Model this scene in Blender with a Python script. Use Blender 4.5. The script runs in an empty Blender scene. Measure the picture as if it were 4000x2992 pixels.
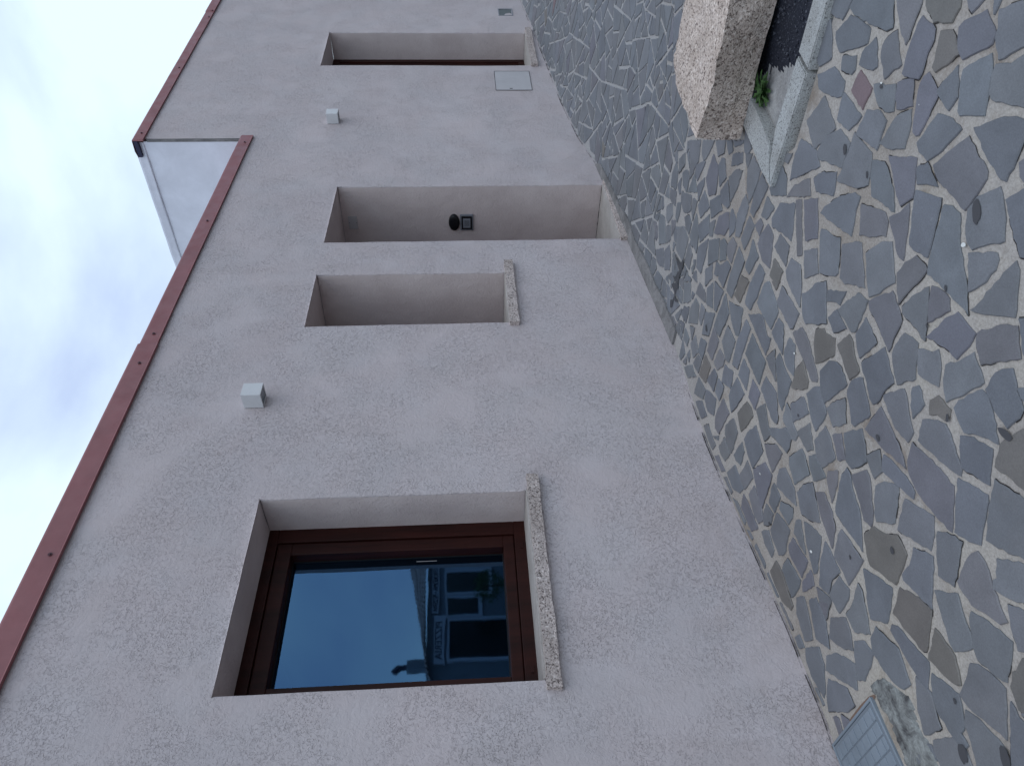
import bpy, bmesh, math, random
from mathutils import Vector, Matrix, noise
R = random.Random(7)
S = bpy.context.scene
# ------------------------------------------------------------------ camera
# the phone was turned on its side: real "up" points to the left of the picture
FPX, PITCH, ROLL, YAW = 2850.0, -0.0617128403, -0.0262718426, 0.825796314
def upright_axes():
    cy, sy = math.cos(YAW), math.sin(YAW); cp, sp = math.cos(PITCH), math.sin(PITCH); cr, sr = math.cos(ROLL), math.sin(ROLL)
    fwd = Vector((sy, cy, 0)); right = Vector((cy, -sy, 0)); up = Vector((0, 0, 1))
    f2 = fwd*cp + up*sp; u2 = up*cp - fwd*sp
    return right*cr + u2*sr, u2*cr - right*sr, -f2
AR, AU, AB = upright_axes()
CAM = Vector((0, 0, 1.5))
cd = bpy.data.cameras.new("camera"); cam = bpy.data.objects.new("camera", cd); S.collection.objects.link(cam)
cd.sensor_width = 36.0; cd.lens = FPX/4000*36; cd.clip_start = 0.05; cd.clip_end = 2000
m = Matrix((( -AU.x, AR.x, AB.x, CAM.x), (-AU.y, AR.y, AB.y, CAM.y), (-AU.z, AR.z, AB.z, CAM.z), (0, 0, 0, 1)))
cam.matrix_world = m
S.camera = cam
# ------------------------------------------------------------------ sky
W = bpy.data.worlds.new("World"); S.world = W; W.use_nodes = True
nt = W.node_tree; nt.nodes.clear()
def N(t, kind, **kw):
    n = t.nodes.new(kind)
    for k, v in kw.items(): setattr(n, k, v)
    return n
out = N(nt, 'ShaderNodeOutputWorld'); bg = N(nt, 'ShaderNodeBackground'); bg.inputs[1].default_value = 0.1
sky = N(nt, 'ShaderNodeTexSky', sky_type='NISHITA'); sky.sun_disc = False
SUN_EL, SUN_ROT = math.radians(66), math.radians(200)
sky.sun_elevation = SUN_EL; sky.sun_rotation = SUN_ROT
tc = N(nt, 'ShaderNodeTexCoord')
mp = N(nt, 'ShaderNodeMapping'); mp.inputs['Scale'].default_value = (1.3, 1.3, 2.0); mp.inputs['Location'].default_value = (3.1, 1.7, 0.45)
nz = N(nt, 'ShaderNodeTexNoise'); nz.inputs['Scale'].default_value = 1.7; nz.inputs['Detail'].default_value = 7; nz.inputs['Roughness'].default_value = 0.5; nz.inputs['Distortion'].default_value = 0.25
rp = N(nt, 'ShaderNodeValToRGB'); rp.color_ramp.elements[0].position = 0.40; rp.color_ramp.elements[1].position = 0.59
rp.color_ramp.elements[0].color = (6.3, 7.7, 10.6, 1); rp.color_ramp.elements[1].color = (9.7, 11.7, 13.0, 1)
mx = N(nt, 'ShaderNodeMix', data_type='RGBA'); mx.inputs[0].default_value = 0.88
nt.links.new(tc.outputs['Generated'], mp.inputs[0]); nt.links.new(mp.outputs[0], nz.inputs[0]); nt.links.new(nz.outputs[0], rp.inputs[0])
nt.links.new(sky.outputs[0], mx.inputs[6]); nt.links.new(rp.outputs[0], mx.inputs[7])
nt.links.new(mx.outputs[2], bg.inputs[0]); nt.links.new(bg.outputs[0], out.inputs[0])
sd = bpy.data.lights.new("sun", 'SUN'); sun = bpy.data.objects.new("sun", sd); S.collection.objects.link(sun)
sd.energy = 0.75; sd.angle = math.radians(50); sd.color = (1.0, 0.97, 0.93)
sun.rotation_euler = (math.radians(90)-SUN_EL, 0, math.pi-SUN_ROT)
S.view_settings.view_transform = 'Standard'; S.view_settings.look = 'None'; S.view_settings.exposure = 0.0; S.view_settings.gamma = 1
S.render.resolution_x = 1024; S.render.resolution_y = 765
S.cycles.max_bounces = 8
# ------------------------------------------------------------------ helpers
def lin(r, g, b):
    f = lambda c: (c/255/12.92) if c/255 <= .04045 else ((c/255+.055)/1.055)**2.4
    return (f(r), f(g), f(b), 1)
def mat(name, col=(.5, .5, .5, 1), rough=.8, spec=.3, metal=0):
    mt = bpy.data.materials.new(name); mt.use_nodes = True
    p = mt.node_tree.nodes['Principled BSDF']; p.inputs['Base Color'].default_value = col if len(col) == 4 else (*col, 1)
    p.inputs['Roughness'].default_value = rough; p.inputs['Specular IOR Level'].default_value = spec; p.inputs['Metallic'].default_value = metal
    return mt
def nodes(mt): return mt.node_tree, mt.node_tree.nodes['Principled BSDF']
def tnoise(t, scale, detail=4, rough=.55, dist=0, vec=None, sc=None):
    n = N(t, 'ShaderNodeTexNoise'); n.inputs['Scale'].default_value = scale; n.inputs['Detail'].default_value = detail
    n.inputs['Roughness'].default_value = rough; n.inputs['Distortion'].default_value = dist
    g = N(t, 'ShaderNodeNewGeometry') if vec is None else None
    src = g.outputs['Position'] if g else vec
    if sc:
        mpp = N(t, 'ShaderNodeMapping'); mpp.inputs['Scale'].default_value = sc; t.links.new(src, mpp.inputs[0]); src = mpp.outputs[0]
    t.links.new(src, n.inputs['Vector']); return n
def ramp(t, src, *els):
    r = N(t, 'ShaderNodeValToRGB'); e = r.color_ramp.elements
    while len(e) < len(els): e.new(.5)
    for k, (p, c) in enumerate(els):
        e[k].position = p; e[k].color = c if len(c) == 4 else (*c, 1)
    t.links.new(src, r.inputs[0]); return r
def mixc(t, fac, a, b, mode='MIX'):
    x = N(t, 'ShaderNodeMix', data_type='RGBA', blend_type=mode)
    for s, v in ((0, fac), (6, a), (7, b)):
        if hasattr(v, 'is_linked'): t.links.new(v, x.inputs[s])
        else: x.inputs[s].default_value = v if s == 0 else (v if len(v) == 4 else (*v, 1))
    return x.outputs[2]
def bump(t, p, src, strength, dist, prev=None):
    b = N(t, 'ShaderNodeBump'); b.inputs['Strength'].default_value = strength; b.inputs['Distance'].default_value = dist
    t.links.new(src, b.inputs['Height'])
    if prev: t.links.new(prev.outputs[0], b.inputs['Normal'])
    t.links.new(b.outputs[0], p.inputs['Normal']); return b
def obj(name, verts, faces, mt, parent=None, mi=None, smooth=False):
    me = bpy.data.meshes.new(name); me.from_pydata([tuple(v) for v in verts], [], faces)
    for x in (mt if isinstance(mt, list) else [mt]): me.materials.append(x)
    if mi:
        for p, i in zip(me.polygons, mi): p.material_index = i
    if smooth:
        for p in me.polygons: p.use_smooth = True
    me.update(); o = bpy.data.objects.new(name, me); S.collection.objects.link(o)
    if parent: o.parent = parent; o.matrix_parent_inverse = parent.matrix_world.inverted()
    return o
def frombm(name, bm, mt, parent=None, smooth=False):
    me = bpy.data.meshes.new(name); bm.to_mesh(me); bm.free()
    for x in (mt if isinstance(mt, list) else [mt]): me.materials.append(x)
    if smooth:
        for p in me.polygons: p.use_smooth = True
    o = bpy.data.objects.new(name, me); S.collection.objects.link(o)
    if parent: o.parent = parent; o.matrix_parent_inverse = parent.matrix_world.inverted()
    return o
def empty(name, loc, label, cat, group=None):
    o = bpy.data.objects.new(name, None); S.collection.objects.link(o); o.location = loc; o.empty_display_size = .1
    o.matrix_world = Matrix.Translation(loc)
    tag(o, label, cat, group); return o
def tag(o, label=None, cat=None, group=None, kind=None):
    if label: o['label'] = label
    if cat: o['category'] = cat
    if group: o['group'] = group
    if kind: o['kind'] = kind
    return o
def bmbox(bm, x0, x1, y0, y1, z0, z1, bev=0, fr=None):
    """box; fr = (origin, xaxis, yaxis) horizontal frame"""
    vs = []
    for z in (z0, z1):
        for x, y in ((x0, y0), (x1, y0), (x1, y1), (x0, y1)):
            if fr: o, ax, ay = fr; p = o + ax*x + ay*y + Vector((0, 0, z))
            else: p = Vector((x, y, z))
            vs.append(bm.verts.new(p))
    fs = []
    for f in ((0, 3, 2, 1), (4, 5, 6, 7), (0, 1, 5, 4), (1, 2, 6, 5), (2, 3, 7, 6), (3, 0, 4, 7)): fs.append(bm.faces.new([vs[i] for i in f]))
    if bev:
        es = list({e for f in fs for e in f.edges})
        bmesh.ops.bevel(bm, geom=es, offset=bev, segments=2, affect='EDGES', profile=.6)
def box(name, x0, x1, y0, y1, z0, z1, mt, parent=None, bev=0, fr=None):
    bm = bmesh.new(); bmbox(bm, x0, x1, y0, y1, z0, z1, bev, fr); return frombm(name, bm, mt, parent)
def roughbox(name, x0, x1, y0, y1, z0, z1, mt, parent=None, cell=.02, amp=.004, fr=None, seed=0, shape=None, nscale=30, mfun=None, smooth=False):
    """a stone slab with a hewn surface: subdivided box pushed in and out by noise"""
    bm = bmesh.new()
    nx, ny, nzz = [max(1, int(round(d/cell))) for d in (x1-x0, y1-y0, z1-z0)]
    vd = {}
    def V(i, j, k):
        key = (i, j, k)
        if key not in vd:
            p = Vector((x0+(x1-x0)*i/nx, y0+(y1-y0)*j/ny, z0+(z1-z0)*k/nzz))
            q = p.copy()
            n1 = noise.noise_vector(p*nscale + Vector((seed, 3, 7)))*amp + noise.noise_vector(p*nscale*.3 + Vector((seed, 9, 1)))*amp*1.3
            q += n1
            if shape: q = shape(q, p)
            if fr: o, ax, ay = fr; q = o + ax*q.x + ay*q.y + Vector((0, 0, q.z))
            vd[key] = bm.verts.new(q)
        return vd[key]
    def face(a): 
        f = bm.faces.new(a); f.smooth = smooth
        if mfun: f.material_index = mfun(f)
    for i in range(nx):
        for j in range(ny):
            face([V(i, j, 0), V(i, j+1, 0), V(i+1, j+1, 0), V(i+1, j, 0)]); face([V(i, j, nzz), V(i+1, j, nzz), V(i+1, j+1, nzz), V(i, j+1, nzz)])
        for k in range(nzz):
            face([V(i, 0, k), V(i+1, 0, k), V(i+1, 0, k+1), V(i, 0, k+1)]); face([V(i, ny, k), V(i, ny, k+1), V(i+1, ny, k+1), V(i+1, ny, k)])
    for j in range(ny):
        for k in range(nzz):
            face([V(0, j, k), V(0, j, k+1), V(0, j+1, k+1), V(0, j+1, k)]); face([V(nx, j, k), V(nx, j+1, k), V(nx, j+1, k+1), V(nx, j, k+1)])
    bm.normal_update()
    return frombm(name, bm, mt, parent)
# ------------------------------------------------------------------ the place, in metres
D = 3.0749                      # plane of the near wall (y)
XS = 6.90                       # where the near wall ends and the far wall, turned 4.5 degrees, begins
DB = 0.0783467980
dB = Vector((math.cos(DB), -math.sin(DB), 0)); nBk = Vector((math.sin(DB), math.cos(DB), 0)); PB = Vector((XS, D, 0))
FB = (PB, dB, nBk)              # frame of the far wall: x along it, y into the building
def ray(px, py):                # direction through a point measured on the photograph (4000 x 2992)
    return AR*(1496-py) + AU*(2000-px) - AB*FPX
BASE = [(-6, .0), (-1, .02), (.6, .036), (1.02, .045), (1.21, .036), (1.443, .047), (1.609, .05), (1.89, .069), (2.009, .077), (2.238, .097), (2.445, .11), (2.774, .126), (3.166, .123), (3.503, .117), (4.003, .124), (4.396, .15), (4.852, .176), (6.293, .242), (6.88, .338), (7.64, .429), (8.667, .505), (9.70, .595), (10.4, .655), (14, .9)]
def interp(tab, x):
    if x <= tab[0][0]: return tab[0][1]
    for (a, u), (b, v) in zip(tab, tab[1:]):
        if x <= b: return u + (v-u)*(x-a)/(b-a)
    return tab[-1][1]
def wally(x): return D if x < XS else D - math.tan(DB)*(x-XS)
def gplane(x, y):
    near = .01 + .04*max(-8, x); near = .125 - .5*(math.sqrt((near-.125)**2+.00005) - (near-.125)) if True else near
    d = (x-3.6)*.55 + (y-2.9)*.835
    d = .5*(d + math.sqrt(d*d+.01)) - .02
    d = 6*math.tanh(max(d, 0)/6)
    return near + .105*d
def gz(x, y):
    yw = wally(x); c = interp(BASE, x) - gplane(x, yw)
    w = math.exp(-max(0, yw-y)/.9) if x < 14 else math.exp(-max(0, yw-y)/.9)*math.exp(-(x-14))
    return gplane(x, y) + c*w
def G(px, py, dz=0):
    d = ray(px, py).normalized(); a, b = .5, 40
    f = lambda t: (CAM+d*t).z - gz((CAM+d*t).x, (CAM+d*t).y) - dz
    t = a
    while f(t) > 0 and t < b: t += .2
    lo, hi = t-.2, t
    for _ in range(24):
        md = (lo+hi)/2
        if f(md) > 0: lo = md
        else: hi = md
    return CAM + d*hi
def onx(px, py, x0): d = ray(px, py); return CAM + d*(x0/d.x)
def ony(px, py, y0): d = ray(px, py); return CAM + d*(y0/d.y)
def pix(p):
    v = Vector(p)-CAM; c = -v.dot(AB)
    if c <= .01: return None
    return (2000 - FPX*v.dot(AU)/c, 1496 - FPX*v.dot(AR)/c)
# ------------------------------------------------------------------ materials
def plaster(name, base, blotch):
    mt = mat(name, rough=.92, spec=.15); t, p = nodes(mt)
    big = tnoise(t, 1.1, 5, .6, .3); mid = tnoise(t, 5.5, 5, .65, .6, sc=(1.0, 1.0, .45))
    r1 = ramp(t, big.outputs[0], (.35, (.95, .95, .955)), (.65, (1.03, 1.03, 1.03)))
    r2 = ramp(t, mid.outputs[0], (.36, (.965, .96, .955)), (.62, (1.015, 1.015, 1.018)))
    c = mixc(t, 1.0, base, r1.outputs[0], 'MULTIPLY'); c = mixc(t, .8, c, r2.outputs[0], 'MULTIPLY')
    # rain-streaks and grime, stretched upright
    st = tnoise(t, 1.0, 5, .6, .5, sc=(5.0, 5.0, .9)); r4 = ramp(t, st.outputs[0], (.56, (1, 1, 1)), (.76, (.92, .91, .90)))
    c = mixc(t, .55, c, r4.outputs[0], 'MULTIPLY')
    # splashed dirt near the pavement
    g = N(t, 'ShaderNodeNewGeometry'); sp = N(t, 'ShaderNodeSeparateXYZ'); t.links.new(g.outputs['Position'], sp.inputs[0])
    mr = N(t, 'ShaderNodeMapRange'); mr.inputs['From Min'].default_value = .75; mr.inputs['From Max'].default_value = .05; t.links.new(sp.outputs['Z'], mr.inputs['Value'])
    dn = tnoise(t, 3.2, 6, .7, .8); dm = N(t, 'ShaderNodeMath', operation='MULTIPLY'); t.links.new(mr.outputs[0], dm.inputs[0])
    dr = ramp(t, dn.outputs[0], (.45, (0, 0, 0)), (.75, (.55, .55, .55))); t.links.new(dr.outputs[0], dm.inputs[1])
    c = mixc(t, dm.outputs[0], c, blotch)
    # worm-like rubbed finish: thin winding grooves, stronger in patches
    v1 = tnoise(t, 78, 3, .6, 1.4); pit = ramp(t, v1.outputs[0], (.36, (0, 0, 0)), (.47, (1, 1, 1)))
    pm = tnoise(t, 2.6, 3, .6, .5); pr = ramp(t, pm.outputs[0], (.36, (.06, .06, .06)), (.60, (1, 1, 1)))
    fc = mixc(t, pr.outputs[0], (1, 1, 1), pit.outputs[0])
    pc = ramp(t, v1.outputs[0], (.32, (.68, .66, .66)), (.41, (1, 1, 1)), (.62, (1.03, 1.03, 1.03)))
    pc2 = mixc(t, pr.outputs[0], (1, 1, 1), pc.outputs[0]); c = mixc(t, .55, c, pc2, 'MULTIPLY')
    hu = tnoise(t, 2.4, 4, .6, .4); hr = ramp(t, hu.outputs[0], (.38, (.988, .998, 1.006)), (.62, (1.012, .994, .994))); c = mixc(t, 1, c, hr.outputs[0], 'MULTIPLY')
    t.links.new(c, p.inputs['Base Color'])
    b = bump(t, p, fc, .7, .005)
    f2 = tnoise(t, 38, 4, .6, .8); b = bump(t, p, f2.outputs[0], .5, .008, b)
    f3 = tnoise(t, 1.6, 2, .5, 0); bump(t, p, f3.outputs[0], .35, .03, b)
    return mt
PLASTER = plaster('beige_rubbed_plaster', (.535, .48, .482, 1), (.36, .305, .285, 1))
def smoothplaster():
    mt = mat('smooth_reveal_plaster', rough=.92, spec=.15); t, p = nodes(mt)
    a = tnoise(t, 3.5, 5, .6, .3); r = ramp(t, a.outputs[0], (.35, (.57, .482, .468)), (.65, (.64, .552, .536))); t.links.new(r.outputs[0], p.inputs['Base Color'])
    b = tnoise(t, 60, 3, .6, .6); r2 = ramp(t, b.outputs[0], (.36, (0, 0, 0)), (.5, (1, 1, 1))); bb = bump(t, p, r2.outputs[0], .4, .003)
    c = tnoise(t, 9, 3, .6, .4); bump(t, p, c.outputs[0], .4, .012, bb); return mt
REVEAL = smoothplaster()
def granite(name, base, dark, light, scale=1.0, bmp=.5):
    mt = mat(name, rough=.8, spec=.3); t, p = nodes(mt)
    a = tnoise(t, 150*scale, 3, .65, .5); b = tnoise(t, 95*scale, 2, .6, 1.0); c = tnoise(t, 6, 4, .6, .2)
    col = ramp(t, a.outputs[0], (.36, dark), (.45, base), (.56, base), (.66, light)).outputs[0]
    sp = ramp(t, b.outputs[0], (.36, (.25, .23, .23)), (.43, (1, 1, 1))); col = mixc(t, .85, col, sp.outputs[0], 'MULTIPLY')
    cc = ramp(t, c.outputs[0], (.35, (.82, .80, .78)), (.65, (1.06, 1.06, 1.06))); col = mixc(t, 1, col, cc.outputs[0], 'MULTIPLY')
    t.links.new(col, p.inputs['Base Color'])
    bb = bump(t, p, b.outputs[0], bmp, .006); bump(t, p, a.outputs[0], bmp*.8, .004, bb)
    return mt
GRAN_SILL = granite('hewn_sill_granite', (.52, .445, .42), (.12, .10, .09), (.75, .68, .65), .75, .9)
GRAN_BLOCK = granite('pink_hewn_granite', (.56, .465, .405), (.15, .11, .095), (.80, .71, .65), .56, 1.0)
GRAN_KERB = granite('grey_sawn_granite', (.38, .388, .385), (.22, .22, .22), (.52, .53, .52), 1.4, .25)
def painted(name, col, rough, dust=.12):
    mt = mat(name, rough=rough, spec=.4); t, p = nodes(mt)
    a = tnoise(t, 4, 5, .65, .3); f = ramp(t, a.outputs[0], (.35, (1-dust, 1-dust, 1-dust)), (.65, (1.06, 1.06, 1.06)))
    t.links.new(mixc(t, 1, (*col, 1), f.outputs[0], 'MULTIPLY'), p.inputs['Base Color'])
    r = ramp(t, tnoise(t, 12, 4).outputs[0], (.3, (rough-.1,)*3), (.7, (rough+.12,)*3)); t.links.new(r.outputs[0], p.inputs['Roughness'])
    b = tnoise(t, 2.2, 2); bump(t, p, b.outputs[0], .3, .01); return mt
TRIM = painted('red_brown_painted_sheet', (.27, .102, .107), .5)
TRIMDARK = mat('dark_blue_sheet_underside', (.02, .02, .05), .6)
WHITESHEET = painted('white_roofing_sheet', (.67, .67, .735), .55, .07)
LAMPW = painted('white_lamp_enamel', (.60, .60, .61), .45, .04)
LAMPGLASS = mat('dull_lamp_lens', (.10, .12, .14), .25, .5)
def wood():
    mt = mat('mahogany_foil_frame', rough=.5, spec=.2); t, p = nodes(mt)
    a = tnoise(t, 14, 6, .6, .4, sc=(1, 1, .12)); r = ramp(t, a.outputs[0], (.35, (.016, .0042, .003)), (.65, (.038, .0088, .0062))); t.links.new(r.outputs[0], p.inputs['Base Color'])
    bump(t, p, a.outputs[0], .15, .002); return mt
WOOD = wood()
GASKET = mat('black_rubber_gasket', (.012, .012, .013), .6)
def glass():
    mt = bpy.data.materials.new('blue_tinted_window_glass'); mt.use_nodes = True; t = mt.node_tree; t.nodes.clear()
    o = N(t, 'ShaderNodeOutputMaterial'); g = N(t, 'ShaderNodeBsdfGlossy'); g.inputs['Roughness'].default_value = .022; g.inputs['Color'].default_value = (.26, .56, 1.0, 1)  # the mirrored sky's deeper blue is put into the gloss tint
    tr = N(t, 'ShaderNodeBsdfTransparent'); tr.inputs[0].default_value = (.35, .42, .45, 1)
    fr = N(t, 'ShaderNodeFresnel'); fr.inputs[0].default_value = 2.5
    x = N(t, 'ShaderNodeMixShader'); t.links.new(fr.outputs[0], x.inputs[0]); t.links.new(tr.outputs[0], x.inputs[1]); t.links.new(g.outputs[0], x.inputs[2]); t.links.new(x.outputs[0], o.inputs[0])
    nn = tnoise(t, 2.6, 2, sc=(1, 1, 2.2)); b = N(t, 'ShaderNodeBump'); b.inputs['Strength'].default_value = .025; b.inputs['Distance'].default_value = .01
    t.links.new(nn.outputs[0], b.inputs['Height']); t.links.new(b.outputs[0], g.inputs['Normal']); return mt
GLASS = glass()
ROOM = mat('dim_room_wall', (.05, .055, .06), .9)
BLACKP = mat('black_plastic', (.010, .010, .012), .35)
GREYP = painted('grey_metal_plate', (.20, .21, .24), .45, .05)
PALEP = painted('pale_cover_plate', (.44, .42, .43), .6, .04)
HATCH = painted('painted_hatch_sheet', (.46, .44, .45), .6, .04)
GAP = mat('dark_open_joint', (.03, .026, .025), .95)  # also paints the shade in cracks beside the paving stones
VENTM = mat('grey_glass_vent', (.10, .12, .12), .25, .5)
def slate():
    mt = mat('blue_grey_split_stone', rough=.5, spec=.5); t, p = nodes(mt)
    at = N(t, 'ShaderNodeAttribute'); at.attribute_name = 'stone'
    a = tnoise(t, 7, 5, .6, .3); f = ramp(t, a.outputs[0], (.32, (.86, .86, .86)), (.68, (1.10, 1.10, 1.10)))
    c = mixc(t, 1, at.outputs['Color'], f.outputs[0], 'MULTIPLY')
    b = tnoise(t, 190, 2, .6); f2 = ramp(t, b.outputs[0], (.3, (.84, .84, .84)), (.7, (1.12, 1.12, 1.12))); c = mixc(t, .8, c, f2.outputs[0], 'MULTIPLY')
    # pale wear and fine scratches
    s = tnoise(t, 22, 5, .7, 2.0); f3 = ramp(t, s.outputs[0], (.66, (0, 0, 0)), (.8, (1, 1, 1))); fm = N(t, 'ShaderNodeMath', operation='MULTIPLY'); t.links.new(f3.outputs[0], fm.inputs[0]); fm.inputs[1].default_value = .35
    c = mixc(t, fm.outputs[0], c, (.34, .34, .35, 1))
    # ochre dirt washed from the joints
    d = tnoise(t, 1.9, 4, .6, .4); f4 = ramp(t, d.outputs[0], (.55, (0, 0, 0)), (.78, (1, 1, 1))); fd = N(t, 'ShaderNodeMath', operation='MULTIPLY'); t.links.new(f4.outputs[0], fd.inputs[0]); fd.inputs[1].default_value = .2
    c = mixc(t, fd.outputs[0], c, (.17, .145, .12, 1))
    t.links.new(c, p.inputs['Base Color'])
    bb = bump(t, p, a.outputs[0], .35, .008); bump(t, p, b.outputs[0], .25, .002, bb)
    return mt
SLATE = slate()
def mortar():
    mt = mat('sandy_joint_mortar', rough=.95, spec=.1); t, p = nodes(mt)
    a = tnoise(t, 1.3, 5, .6, .4); r = ramp(t, a.outputs[0], (.36, (.31, .275, .245)), (.5, (.38, .35, .325)), (.66, (.42, .385, .34)))
    b = tnoise(t, 120, 3, .7); f = ramp(t, b.outputs[0], (.3, (.74, .73, .72)), (.7, (1.14, 1.14, 1.14))); c = mixc(t, 1, r.outputs[0], f.outputs[0], 'MULTIPLY')
    d = tnoise(t, 3.1, 5, .65, .5); f4 = ramp(t, d.outputs[0], (.56, (0, 0, 0)), (.72, (1, 1, 1))); fd = N(t, 'ShaderNodeMath', operation='MULTIPLY'); t.links.new(f4.outputs[0], fd.inputs[0]); fd.inputs[1].default_value = .7
    c = mixc(t, fd.outputs[0], c, (.17, .125, .09, 1))
    # the older grey pointing towards the wall and up the slope
    g = N(t, 'ShaderNodeNewGeometry'); sp = N(t, 'ShaderNodeSeparateXYZ'); t.links.new(g.outputs['Position'], sp.inputs[0])
    k1 = N(t, 'ShaderNodeMath', operation='MULTIPLY_ADD'); t.links.new(sp.outputs['Y'], k1.inputs[0]); k1.inputs[1].default_value = .8; t.links.new(sp.outputs['X'], k1.inputs[2])
    mr = N(t, 'ShaderNodeMapRange'); mr.inputs['From Min'].default_value = 4.5; mr.inputs['From Max'].default_value = 7.2; t.links.new(k1.outputs[0], mr.inputs['Value'])
    gg = mixc(t, 1, (.35, .345, .35, 1), f.outputs[0], 'MULTIPLY'); c = mixc(t, mr.outputs[0], c, gg); t.links.new(c, p.inputs['Base Color'])
    bb = bump(t, p, b.outputs[0], .6, .004); bump(t, p, tnoise(t, 25, 4).outputs[0], .5, .008, bb); return mt
MORTAR = mortar()
def concrete(name, c0, c1, sc=9, bs=.012):
    mt = mat(name, rough=.93, spec=.12); t, p = nodes(mt)
    a = tnoise(t, sc, 6, .7, .8); r = ramp(t, a.outputs[0], (.36, c0), (.62, c1)); b = tnoise(t, 110, 3, .6)
    f = ramp(t, b.outputs[0], (.3, (.8, .8, .8)), (.7, (1.1, 1.1, 1.1))); t.links.new(mixc(t, 1, r.outputs[0], f.outputs[0], 'MULTIPLY'), p.inputs['Base Color'])
    bb = bump(t, p, a.outputs[0], .7, bs); bump(t, p, b.outputs[0], .4, .003, bb); return mt
CONC = concrete('grey_cement_strip', (.15, .145, .145), (.25, .24, .24))
PATCH = concrete('weathered_cement_patch', (.075, .073, .075), (.30, .31, .30), 13, .02)
BEDMORT = concrete('pale_bed_mortar', (.24, .235, .235), (.37, .365, .36), 8)
WHITE = mat('white_droppings', (.62, .62, .60), .8)
STAIN = mat('dark_stain', (.065, .064, .07), .8)
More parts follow.
